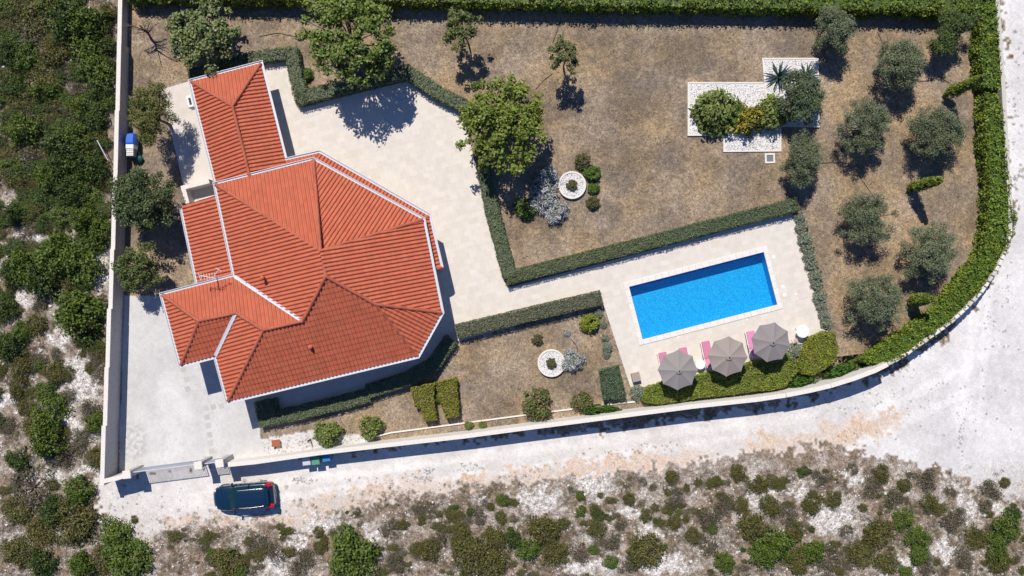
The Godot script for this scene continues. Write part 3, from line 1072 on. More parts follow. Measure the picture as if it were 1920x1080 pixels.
func ridge(t: Node3D, a: Vector3, b: Vector3, r := 0.12) -> void:
	var mb := Mb.new()
	var cnt := maxi(1, int(a.distance_to(b) / 0.38))
	var d := (b - a) / cnt
	var f := d.normalized()
	var s := f.cross(Vector3.UP).normalized()
	var w := s.cross(f)
	for k in cnt:
		var p := a + d * k; var q := a + d * (k + 1.12)
		var g := rng.randf_range(0.85, 1.12)
		mb.col = Color(0.40 * g, 0.105 * g, 0.058 * g)
		for m in 8:
			var x0 := PI * (m / 8.0 - 0.05) * 1.1; var x1 := PI * ((m + 1) / 8.0 - 0.05) * 1.1
			var n0 := s * cos(x0) + w * sin(x0); var n1 := s * cos(x1) + w * sin(x1)
			mb.quad_s(p + n0 * r, p + n1 * r, q + n1 * r * 0.86, q + n0 * r * 0.86, n0, n1, n1, n0)
			mb.tri_n(p, p + n0 * r, p + n1 * r, -f)
	part(t, "ridge_cap", mb.shift(-t.position), M.tile)

func gutter(t: Node3D, pts: Array, closed := false) -> void:
	var g := Mb.new()
	g.sweep(pts, [Vector2(0.03, -0.03), Vector2(-0.15, -0.03), Vector2(-0.19, 0.07), Vector2(-0.15, 0.07), Vector2(-0.13, 0.0), Vector2(0.015, 0.0)], closed)
	part(t, "gutter", g.shift(-t.position), M.gutter)

func opening(t: Node3D, a: Vector2, b: Vector2, at: float, wd: float, y0: float, y1: float, called: String) -> void:
	var d := (b - a).normalized()
	var o := Vector2(d.y, -d.x)
	var c := a.lerp(b, at)
	var mid := Vector2(t.position.x, t.position.z)
	if (c - mid).dot(o) < 0.0: o = -o
	var bx := Basis(Vector3(d.x, 0, d.y), Vector3.UP, Vector3(d.x, 0, d.y).cross(Vector3.UP))
	var p := Vector3(c.x, (y0 + y1) * 0.5, c.y)
	var out := Vector3(o.x, 0, o.y)
	var fr := Mb.new()
	for s in [-1, 1]:
		fr.box(Transform3D(bx, p + out * 0.03 + bx.x * s * (wd * 0.5)), Vector3(0.09, y1 - y0, 0.1))
		fr.box(Transform3D(bx, p + out * 0.03 + Vector3.UP * s * ((y1 - y0) * 0.5 - 0.04)), Vector3(wd - 0.092, 0.08, 0.096))
	fr.box(Transform3D(bx, p + out * 0.03), Vector3(0.06, y1 - y0 - 0.17, 0.08))
	var w := part(t, called, fr.shift(-t.position), M.white)
	var g := Mb.new()
	g.box(Transform3D(bx, p + out * 0.012), Vector3(wd - 0.05, y1 - y0 - 0.1, 0.03))
	part(w, "pane", g.shift(-t.position), M.glass)
	if called == "window":
		var si := Mb.new()
		si.box(Transform3D(bx, Vector3(c.x, y0 - 0.06, c.y) + out * 0.08), Vector3(wd + 0.25, 0.05, 0.2))
		part(w, "sill", si.shift(-t.position), M.coping)
	else:
		var ha := Mb.new()
		ha.box(Transform3D(bx, p + out * 0.1 + bx.x * 0.09), Vector3(0.03, 0.16, 0.04))
		part(w, "handle", ha.shift(-t.position), M.dark)

func house() -> void:
	var t := thing("villa", "villa with a many-sided orange tiled roof beside the pale terrace", "house", P(600, 520))
	var H0 := 3.15; var SL := 0.4
	# roof corners on the plan; those that are not on an eave get their height from the planes that meet there
	var px := {"A": [405, 346], "B": [588, 300], "C": [793, 412], "D": [828, 586], "E": [783, 667], "F": [428, 752], "G": [405, 667], "I": [340, 684], "J": [305, 553], "V": [441, 518],
		"P1": [601, 471], "P2": [611, 518], "K": [705, 571], "R": [568, 602], "N": [494, 619], "O": [443, 587], "S": [373, 602],
		"a": [359, 153], "b": [489, 119], "c": [538, 312], "d": [408, 351], "e": [436, 199], "f": [470, 337]}
	var on_eave := "ABCDEFGIJV"
	var faces := [["A", "B", "P1"], ["B", "C", "P1"], ["C", "D", "K", "P2", "P1"], ["D", "E", "K"], ["E", "F", "N", "R", "P2", "K"], ["V", "A", "P1", "P2", "R"], ["J", "V", "R", "N", "O", "S"], ["I", "J", "S"], ["G", "I", "S", "O"], ["F", "G", "O", "N"]]
	var hgt := {}
	var pos := {}
	for k in px:
		hgt[k] = H0
		pos[k] = Q(px[k][0], px[k][1], H0)
	for it in 6:
		for k in px:
			if k in on_eave or k.to_lower() == k: continue
			var sum := 0.0; var num := 0
			for f in faces:
				if not k in f: continue
				var a: Vector2 = pos[f[0]]; var b: Vector2 = pos[f[1]]
				var u := (b - a).normalized()
				sum += H0 + SL * absf((pos[k] - a).cross(u)); num += 1
			hgt[k] = sum / num
			pos[k] = Q(px[k][0], px[k][1], hgt[k])
	for f in faces:
		var poly := PackedVector2Array()
		for k in f: poly.append(pos[k])
		roof_face(t, poly, pos[f[0]], pos[f[1]], H0, SL)
	var V3 := func(k: String) -> Vector3: return Vector3(pos[k].x, hgt[k] + 0.03, pos[k].y)
	for q in ["A P1", "B P1", "C P1", "P1 P2", "P2 K", "D K", "E K", "P2 R", "R N", "F N", "N O", "O S", "J S", "I S"]:
		var s: PackedStringArray = q.split(" ")
		ridge(t, V3.call(s[0]), V3.call(s[1]), 0.13 if q != "E K" else 0.09)
	# valleys lined with pale sheet metal
	for q in ["V R", "G O"]:
		var s: PackedStringArray = q.split(" ")
		var a: Vector3 = V3.call(s[0]); var b: Vector3 = V3.call(s[1])
		var vm := Mb.new()
		vm.sweep([a + Vector3(0, 0.085, 0), b + Vector3(0, 0.085, 0)], [Vector2(-0.12, 0.03), Vector2(0.0, 0.015), Vector2(0.12, 0.03), Vector2(0.0, -0.03)])
		part(t, "valley_flashing", vm.shift(-t.position), M.gutter)
	var ev := []
	for k in "ABCDEFGIJV":
		ev.append(Vector3(pos[k].x, H0, pos[k].y))
	gutter(t, ev, true)
	var outline := PackedVector2Array()
	for k in "ABCDEFGIJV": outline.append(pos[k])
	var so := Mb.new()
	so.prism(Geometry2D.offset_polygon(outline, -0.02)[0], H0 - 0.14, H0 - 0.03)
	part(t, "soffit", so.shift(-t.position), M.shaded_render)
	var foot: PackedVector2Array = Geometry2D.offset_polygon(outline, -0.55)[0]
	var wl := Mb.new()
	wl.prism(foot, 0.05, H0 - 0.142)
	part(t, "wall", wl.shift(-t.position), M.shaded_render)
	for k in foot.size():
		var a := foot[k]; var b := foot[(k + 1) % foot.size()]
		var ln := a.distance_to(b)
		if ln > 5.0:
			var num := int(ln / 3.2)
			for q in num:
				opening(t, a, b, (q + 0.5) / num, 1.1 if q % 2 else 1.5, 1.0 if q % 2 else 0.1, 2.3, "window" if q % 2 else "door")
		elif ln > 2.2:
			opening(t, a, b, 0.5, 1.1, 1.0, 2.3, "window")
	# north annex, lower
	var h1 := 2.12
	var fa := [["a", "b", "e"], ["b", "c", "f", "e"], ["d", "a", "e", "f"]]
	for k in "abcdef":
		var kk := str(k)
		hgt[kk] = h1
		pos[kk] = Q(px[kk][0], px[kk][1], h1)
	for it in 5:
		for kk in ["e", "f"]:
			var sum := 0.0; var num := 0
			for f in fa:
				if not kk in f: continue
				var a: Vector2 = pos[f[0]]; var b: Vector2 = pos[f[1]]
				sum += h1 + SL * absf((pos[kk] - a).cross((b - a).normalized())); num += 1
			hgt[kk] = sum / num
			pos[kk] = Q(px[kk][0], px[kk][1], hgt[kk])
	for f in fa:
		var poly := PackedVector2Array()
		for k in f: poly.append(pos[k])
		roof_face(t, poly, pos[f[0]], pos[f[1]], h1, SL)
	for q in ["a e", "b e", "e f"]:
		var s: PackedStringArray = q.split(" ")
		ridge(t, V3.call(s[0]), V3.call(s[1]))
	gutter(t, [Vector3(pos.d.x, h1, pos.d.y), Vector3(pos.a.x, h1, pos.a.y), Vector3(pos.b.x, h1, pos.b.y), Vector3(pos.c.x, h1, pos.c.y)])
	var ao := PackedVector2Array([pos.a, pos.b, pos.c, pos.d])
	var aso := Mb.new()
	aso.prism(Geometry2D.offset_polygon(ao, -0.02)[0], h1 - 0.13, h1 - 0.03)
	part(t, "soffit", aso.shift(-t.position), M.shaded_render)
	var af: PackedVector2Array = Geometry2D.offset_polygon(ao, -0.42)[0]
	var aw := Mb.new()
	aw.prism(af, 0.05, h1 - 0.132)
	part(t, "annex_wall", aw.shift(-t.position), M.shaded_render)
	# west lean-to and the porch skirt under the north-east eave
	var h2 := 2.05
	var lw := [Q(341, 386, h2), Q(371, 530, h2), Q(450, 514, 2.8), Q(409, 366, 2.8)]
	roof_face(t, PackedVector2Array(lw), lw[0], lw[1], h2, 0.3)
	gutter(t, [Vector3(lw[1].x, h2, lw[1].y), Vector3(lw[0].x, h2, lw[0].y)])
	var ww := Mb.new()
	ww.prism(Geometry2D.offset_polygon(PackedVector2Array(lw), -0.3)[0], 0.03, h2 - 0.05)
	part(t, "lean_to_wall", ww.shift(-t.position), M.shaded_render)
	var h3 := 2.62
	var sk := [Q(536, 301, h3), Q(599, 287, h3), Q(804, 405, h3), Q(827, 502, h3)]
	var ski := [Q(536, 318, h3), Q(585, 306, h3), Q(787, 418, h3), Q(808, 508, h3)]
	for k in 3:
		roof_face(t, PackedVector2Array([sk[k], sk[k + 1], ski[k + 1], ski[k]]), sk[k], sk[k + 1], h3, 0.35)
	var sg := []
	for q in sk: sg.append(Vector3(q.x, h3, q.y))
	gutter(t, sg)
	var ss := Mb.new()
	ss.prism(PackedVector2Array([sk[0], sk[1], sk[2], sk[3], ski[3], ski[2], ski[1], ski[0]]), h3 - 0.14, h3 - 0.02)
	part(t, "porch_soffit", ss.shift(-t.position), M.shaded_render)
	ridge(t, Vector3(sk[2].x, h3 + 0.05, sk[2].y), Vector3(ski[2].x, h3 + 0.28, ski[2].y), 0.1)
	ridge(t, Vector3(ski[3].x, h3 + 0.22, ski[3].y), Vector3(sk[3].x, h3 + 0.05, sk[3].y), 0.1)
	for q in [[602, 296], [700, 352], [798, 409], [823, 496]]:
		var pc := Mb.new()
		var c := Q(q[0] - 4.0, q[1] + 5.0, h3)
		pc.lathe([Vector2(0.13, 0.05), Vector2(0.13, 0.2), Vector2(0.1, 0.24), Vector2(0.09, 2.3), Vector2(0.13, 2.36), Vector2(0.13, h3 - 0.14)], 12, T(Vector3(c.x, 0, c.y)))
		part(t, "porch_column", pc.shift(-t.position), M.white)
	# small roof vents
	for q in [[494, 521, 4.35], [584, 650, 4.05]]:
		var vt := Mb.new()
		var p := P(q[0], q[1], q[2])
		vt.col = Color(0.5, 0.14, 0.08)
		vt.lathe([Vector2(0.09, -0.25), Vector2(0.085, 0.28), Vector2(0.15, 0.28), Vector2(0.13, 0.36), Vector2(0.05, 0.42), Vector2(0, 0.42)], 12, T(p))
		part(t, "roof_vent", vt.shift(-t.position), M.tile)
	# white-walled light well beside the lean-to
	var lwell := thing("light_well", "white walled light well between the annex and the lean-to roof", "wall", P(372, 362))
	var lm := Mb.new()
	lm.sweep(path3([402, 343, 354, 355, 362, 384]), [Vector2(-0.15, 0), Vector2(0.15, 0), Vector2(0.15, 1.0), Vector2(-0.15, 1.0)])
	part(lwell, "parapet", lm.shift(-lwell.position), M.coping)
	var lf := Mb.new()
	lf.prism(plan([358, 356, 404, 345, 412, 372, 364, 384]), 0.0, 0.06)
	part(lwell, "floor", lf.shift(-lwell.position), M.pave)
	# air conditioner by the annex
	var ac := thing("air_conditioner", "white air conditioner unit on the path beside the annex roof", "air conditioner", P(356, 190, 1.5) * Vector3(1, 0, 1), 0.25)
	var bd := Mb.new()
	bd.bevel_box(T(Vector3(0, 1.15, 0)), Vector3(0.42, 0.72, 0.85), 0.03)
	part(ac, "casing", bd, M.white)
	var gr := Mb.new()
	gr.box(T(Vector3(0.02, 1.514, 0)), Vector3(0.17, 0.012, 0.5))
	part(ac, "top_vent", gr, M.dark)
	for k in 4:
		var fn := Mb.new()
		fn.box(T(Vector3(-0.214, 0.95 + k * 0.13, 0)), Vector3(0.012, 0.05, 0.7))
		part(ac, "grille", fn, M.dark)
	for s in [-1, 1]:
		var br := Mb.new()
		br.box(T(Vector3(0.05, 0.42, s * 0.3)), Vector3(0.36, 0.78, 0.05))
		part(ac, "bracket", br, M.gutter)
	# television aerial over the wing's eave
	var an := thing("television_aerial", "white television aerial standing on the roof above the west eave", "aerial", P(404, 520, 3.4))
	var rod := func(name_: String, a: Vector3, b: Vector3, r: float) -> void:
		var mm := Mb.new()
		mm.tube([a, b], [r, r], 6)
		part(an, name_, mm, M.white)
	rod.call("mast", Vector3(0, -0.5, 0), Vector3(0, 1.3, 0), 0.03)
	rod.call("boom", Vector3(-0.55, 1.25, -0.1), Vector3(0.5, 1.15, 0.1), 0.022)
	for k in 6:
		var x := -0.5 + k * 0.18
		rod.call("element", Vector3(x, 1.24, -0.26), Vector3(x + 0.06, 1.22, 0.22), 0.014)
	rod.call("boom", Vector3(0.1, 0.9, 0.15), Vector3(0.75, 1.35, -0.55), 0.024)
	rod.call("reflector", Vector3(0.5, 1.35, -0.6), Vector3(0.85, 1.25, -0.4), 0.02)
	rod.call("reflector", Vector3(-0.65, 1.3, -0.3), Vector3(-0.55, 1.15, 0.2), 0.03)

# ---- hedges
func hedges() -> void:
	var g1 := Color(0.09, 0.125, 0.06); var g2 := Color(0.195, 0.23, 0.12)
	var low := "low clipped grey-green hedges round the terrace"
	var o := Color(0.16, 0.12, 0.08)
	hedge("low_hedge", "loose grey-green hedge behind the annex's north eave", strip([352, 138, 400, 128, 445, 112, 500, 103, 545, 98], 0.85, 0.7), 0.7, 0.12, 0.06, 300, g1, g2, 0.09, low, o, 0.06)
	hedge("low_hedge", "low clipped hedge running from annex corner down to the big tree's bed", strip([545, 90, 553, 140, 566, 190], 0.95, 0.8), 0.8, 0.1, 0.055, 320, g1, g2, 0.08, low, o, 0.06)
	hedge("low_hedge", "low clipped hedge under the big tree north of the terrace", strip([556, 184, 640, 163, 765, 132], 0.98, 0.8), 0.8, 0.1, 0.055, 320, g1, g2, 0.08, low, o, 0.06)
	hedge("low_hedge", "low clipped hedge slanting from the big tree to the round broadleaf tree", strip([758, 130, 820, 172, 888, 206], 0.95, 0.8), 0.8, 0.1, 0.055, 320, g1, g2, 0.08, low, o, 0.06)
	hedge("low_hedge", "low clipped hedge along the terrace's right edge below the broadleaf tree", strip([905, 300, 924, 400, 957, 520], 0.98, 0.8), 0.8, 0.1, 0.055, 320, g1, g2, 0.08, low, o, 0.06)
	hedge("low_hedge", "longest low clipped hedge, between the dry lawn and the pool terrace", strip([948, 522, 1100, 484, 1236, 449], 0.95, 0.75), 0.75, 0.1, 0.055, 320, Color(0.08, 0.11, 0.045), Color(0.165, 0.19, 0.09), 0.05, low, o, 0.05)
	hedge("low_hedge", "low clipped hedge above the pool, ending at the row of sage mounds", strip([1234, 450, 1380, 412, 1497, 383], 0.95, 0.75), 0.75, 0.1, 0.055, 320, Color(0.07, 0.105, 0.045), Color(0.15, 0.185, 0.09), 0.08, low, o, 0.06)
	hedge("low_hedge", "low clipped hedge between the terrace path and the south lawn", strip([856, 622, 990, 590, 1128, 558], 1.0, 0.8), 0.8, 0.1, 0.055, 320, Color(0.1, 0.112, 0.06), Color(0.19, 0.2, 0.115), 0.05, low, o, 0.08)
	hedge("low_hedge", "shaded low hedge along the house's south side", strip([484, 790, 560, 775, 690, 742], 0.95, 0.7), 0.7, 0.1, 0.055, 320, g1, g2, 0.06, low)
	hedge("low_hedge", "shaded low hedge bending round the house's south-east corner", strip([688, 735, 760, 712, 812, 684, 846, 636], 0.95, 0.7), 0.7, 0.1, 0.055, 320, g1, g2, 0.07, low)
	hedge("low_hedge", "square shaded hedge block at the house's south-west corner", plan([476, 755, 515, 748, 520, 776, 482, 786], 0.8), 0.8, 0.1, 0.055, 320, g1, g2, 0.06, low)
	hedge("block_hedge", "dark green square hedge block at the terrace's lower left corner", plan([1125, 696, 1160, 686, 1174, 745, 1132, 750], 0.8), 0.8, 0.1, 0.06, 330, Color(0.055, 0.095, 0.045), Color(0.115, 0.16, 0.08), 0.05)
	var y1 := Color(0.125, 0.14, 0.012); var y2 := Color(0.27, 0.26, 0.028); var br := Color(0.2, 0.13, 0.06)
	hedge("topiary_hedge", "left block of the yellow-green clipped hedge pair on the south lawn", plan([769, 729, 815, 718, 812, 745, 819, 787, 796, 791, 789, 764, 779, 764], 0.8), 0.8, 0.11, 0.07, 330, y1, y2, 0.06, "yellow-green clipped blocks", br, 0.16)
	hedge("topiary_hedge", "right block of the yellow-green clipped hedge pair on the south lawn", plan([817, 718, 855, 709, 861, 781, 835, 784, 826, 755], 0.8), 0.8, 0.11, 0.07, 330, y1, y2, 0.06, "yellow-green clipped blocks", br, 0.16)
	hedge("hedge", "yellow-green hedge below the parasols along the road wall", plan([1204, 752, 1213, 728, 1245, 716, 1320, 702, 1400, 682, 1478, 666, 1502, 690, 1470, 728, 1330, 744, 1240, 758], 0.7), 0.7, 0.12, 0.07, 330, Color(0.1, 0.145, 0.012), Color(0.23, 0.275, 0.03), 0.08, "", br, 0.1)
	hedge("hedge", "rounded yellow-green hedge at the terrace's lower right corner", plan([1505, 655, 1522, 634, 1548, 622, 1567, 624, 1573, 660, 1560, 684, 1528, 702, 1504, 702, 1498, 680], 0.9), 0.9, 0.11, 0.065, 340, Color(0.12, 0.155, 0.012), Color(0.26, 0.28, 0.025), 0.07, "", br, 0.14)
	# the tall boundary hedges
	var h := 1.35
	hedge("tall_hedge", "long tall green hedge along the garden's top edge", plan([236, -70, 1845, -70, 1845, 24, 1700, 20, 1400, 16, 1150, 12, 900, 6, 700, 2, 400, -2, 236, -4], h), h, 0.17, 0.1, 190, Color(0.06, 0.11, 0.01), Color(0.19, 0.25, 0.022), 0.24)
	var hr := 1.35
	var up := plan([1822, -60, 1824, 30, 1817, 100, 1824, 172])
	up.append_array(plan([1874, 168, 1876, 140, 1872, 60, 1864, -60], hr))
	hedge("tall_hedge", "tall green hedge down the garden's right side, above the tallest cypress's tip", up, hr, 0.17, 0.1, 210, Color(0.06, 0.115, 0.008), Color(0.19, 0.255, 0.02), 0.15)
	var lw := plan([1829, 180, 1826, 260, 1836, 350, 1832, 430, 1820, 480, 1786, 520, 1745, 574, 1690, 614, 1630, 655])
	lw.append_array(plan([1618, 676, 1652, 688, 1694, 669, 1747, 635, 1797, 589, 1846, 535, 1886, 476, 1902, 438, 1905, 405, 1895, 385, 1894, 350, 1888, 300, 1881, 220, 1872, 176], hr))
	hedge("tall_hedge", "tall green hedge curving round the garden's lower right corner", lw, hr, 0.16, 0.095, 220, Color(0.06, 0.115, 0.008), Color(0.19, 0.255, 0.02), 0.17)

# ---- trees
func trees() -> void:
	var big1 := Color(0.06, 0.105, 0.012); var big2 := Color(0.18, 0.245, 0.035)
	tree("broadleaf_tree", "tall broadleaf tree whose lacy shadow falls on the terrace", 656, 72, 4.1, 92, 90, 1.5, 138, 0.46, 62, 0.25, 0.15, big1, big2, "broadleaf garden trees", {"trunk": 0.16, "odd": Color(0.2, 0.21, 0.07), "odd_share": 0.08})
	tree("broadleaf_tree", "dense round broadleaf tree at the terrace's right edge", 942, 240, 3.3, 86, 94, 1.5, 138, 0.46, 62, 0.25, 0.15, Color(0.065, 0.105, 0.01), Color(0.21, 0.26, 0.03), "broadleaf garden trees", {"trunk": 0.16})
	tree("broadleaf_tree", "loose broadleaf tree behind the annex roof", 380, 60, 2.3, 70, 72, 1.0, 100, 0.42, 66, 0.25, 0.15, Color(0.07, 0.11, 0.025), Color(0.2, 0.24, 0.07), "broadleaf garden trees", {"trunk": 0.13, "odd": Color(0.26, 0.27, 0.16), "odd_share": 0.12})
	tree("young_tree", "young thin-crowned tree left of the garden's top middle", 866, 52, 2.8, 36, 42, 0.9, 40, 0.3, 56, 0.19, 0.11, Color(0.07, 0.095, 0.02), Color(0.15, 0.17, 0.045), "young garden trees", {"trunk": 0.06, "lean_x": 0.35, "lean_z": 0.4})
	tree("young_tree", "young slim tree alone on the dry lawn, trunk showing", 1060, 103, 2.9, 35, 33, 0.7, 38, 0.27, 60, 0.17, 0.1, Color(0.085, 0.1, 0.03), Color(0.16, 0.17, 0.055), "young garden trees", {"trunk": 0.06, "lean_x": 0.1, "lean_z": 0.3})
	var ol1 := Color(0.065, 0.092, 0.038); var ol2 := Color(0.2, 0.235, 0.125)
	var og := "olive trees on the dry lawn"
	for q in [
		[1563, 58, 1.9, 32, 42, "small olive tree against the shaded foot of the top hedge"],
		[1686, 122, 1.9, 43, 45, "olive tree below the middle of the top right lawn"],
		[1620, 238, 1.8, 52, 50, "broad olive tree, right of the gravel beds"],
		[1750, 250, 1.8, 50, 46, "olive tree touched by the tall cypress's shadow"],
		[1504, 300, 1.6, 34, 44, "narrow olive tree just below the gravel beds"],
		[1625, 410, 1.8, 48, 44, "olive tree right of the pool hedge's end"],
		[1741, 472, 1.8, 54, 50, "olive tree beside the curve of the tall hedge, below the middle cypress"],
		[1641, 565, 1.8, 48, 48, "lowest olive tree, above the end of the curved hedge"]]:
		tree("olive_tree", q[5], q[0], q[1], q[2], q[3] * 1.08, q[4] * 1.08, rng.randf_range(1.0, 1.35), rng.randi_range(95, 130), rng.randf_range(0.34, 0.43), 180, 0.135, 0.042, ol1 * rng.randf_range(0.85, 1.1), ol2 * rng.randf_range(0.85, 1.1), og, {"trunk": 0.12, "up": 0.35, "odd": Color(0.22, 0.24, 0.17), "odd_share": 0.1, "hollow": rng.randf_range(0.15, 0.4)})
	var pine := tree("pine_tree", "dark two-lobed young pine in the garden's top right corner", 1790, 42, 2.0, 38, 22, 0.8, 30, 0.4, 170, 0.18, 0.05, Color(0.035, 0.065, 0.014), Color(0.1, 0.14, 0.024), "", {"trunk": 0.1, "hollow": 0.2})
	var lobe := Mb.new()
	var lc := P(1769, 76, 1.7) - pine.position
	leaves_on(lobe, crown_clumps(lc, Vector3(1.0, 0.7, 0.95), 30, 0.4, 170, 0.2), 0.18, 0.05, Color(0.035, 0.065, 0.014), Color(0.1, 0.14, 0.024))
	part(pine, "crown", lobe, M.leaf)
	var lb := Mb.new()
	bark(lb)
	lb.tube([Vector3(0, 0.2, 0), lc * 0.5, lc], [0.09, 0.07, 0.03], 6)
	part(pine, "limb", lb, M.bark)
	tree("feathery_tree", "feathery thin-leaved tree on the path left of the annex", 284, 218, 3.0, 42, 62, 1.1, 80, 0.38, 130, 0.22, 0.045, Color(0.08, 0.1, 0.016), Color(0.2, 0.21, 0.05), "", {"trunk": 0.1, "up": 0.2, "every": 2})
	tree("carob_tree", "dense dark tree leaning over the stepped wall", 268, 376, 2.6, 64, 60, 1.4, 130, 0.44, 110, 0.17, 0.09, Color(0.026, 0.055, 0.014), Color(0.1, 0.135, 0.04), "", {"trunk": 0.15})
	tree("fruit_tree", "small green fruit tree above the driveway's top end", 258, 502, 2.0, 48, 44, 1.0, 80, 0.34, 85, 0.16, 0.09, Color(0.045, 0.075, 0.012), Color(0.12, 0.145, 0.035), "", {"trunk": 0.1})
	# three pencil cypresses
	for q in [[1771, 180, 1851, 141, 4.9, "tallest pencil cypress, leaning over the right hedge's gap"], [1705, 353, 1768, 336, 3.9, "pencil cypress in the middle of the right lawn"], [1703, 562, 1756, 560, 3.5, "lowest pencil cypress, beside the curved hedge"]]:
		var b := P(q[0], q[1])
		var t := thing("cypress", q[5], "tree", b, 0.0, "pencil cypresses")
		var tip := P(q[2], q[3], q[4]) - b
		var w := Mb.new()
		bark(w)
		w.tube([Vector3.ZERO, tip * 0.5, tip * 0.95], [0.08, 0.05, 0.01], 6)
		part(t, "trunk", w, M.bark)
		var cl := []
		for k in 100:
			var f := pow(rng.randf(), 0.8) * 0.97
			var r := 0.56 * minf(1.0, 0.4 + f * 3.0) * sqrt(1.0 - f * 0.9)
			var a := rng.randf() * TAU
			cl.append([tip * (0.03 + f * 0.94) + Vector3(cos(a), 0, sin(a)) * r * 0.6, maxf(0.1, r * 0.55), 60])
		var fo := Mb.new()
		leaves_on(fo, cl, 0.13, 0.06, Color(0.075, 0.12, 0.012), Color(0.22, 0.27, 0.03), 0.3)
		part(t, "crown", fo, M.leaf)
	# leafless little tree
	var d := thing("dead_tree", "bare grey leafless tree in the garden's top left corner", "tree", P(285, 75))
	var dm := Mb.new()
	dm.col = Color(0.1, 0.08, 0.065)
	dm.tube([Vector3.ZERO, Vector3(0.1, 0.8, -0.2), Vector3(-0.1, 1.7, -0.5)], [0.09, 0.07, 0.05], 6)
	part(d, "trunk", dm, M.bark)
	for k in 16:
		var a := rng.randf() * TAU
		var s := Vector3(0.05, rng.randf_range(0.6, 1.7), -0.3)
		var e := s + Vector3(cos(a) * rng.randf_range(0.5, 1.3), rng.randf_range(0.2, 0.9), sin(a) * rng.randf_range(0.5, 1.3))
		var bm := Mb.new()
		bm.col = Color(0.12, 0.09, 0.075)
		var mid := s.lerp(e, 0.5) + Vector3(0, 0.12, 0)
		bm.tube([s, mid, e], [0.035, 0.022, 0.008], 5, false)
		for z in 3:
			var f := s.lerp(e, rng.randf_range(0.4, 0.9))
			bm.tube([f, f + Vector3(rng.randf_range(-0.4, 0.4), rng.randf_range(0.0, 0.3), rng.randf_range(-0.4, 0.4))], [0.012, 0.005], 4, false)
		part(d, "branch", bm, M.bark)

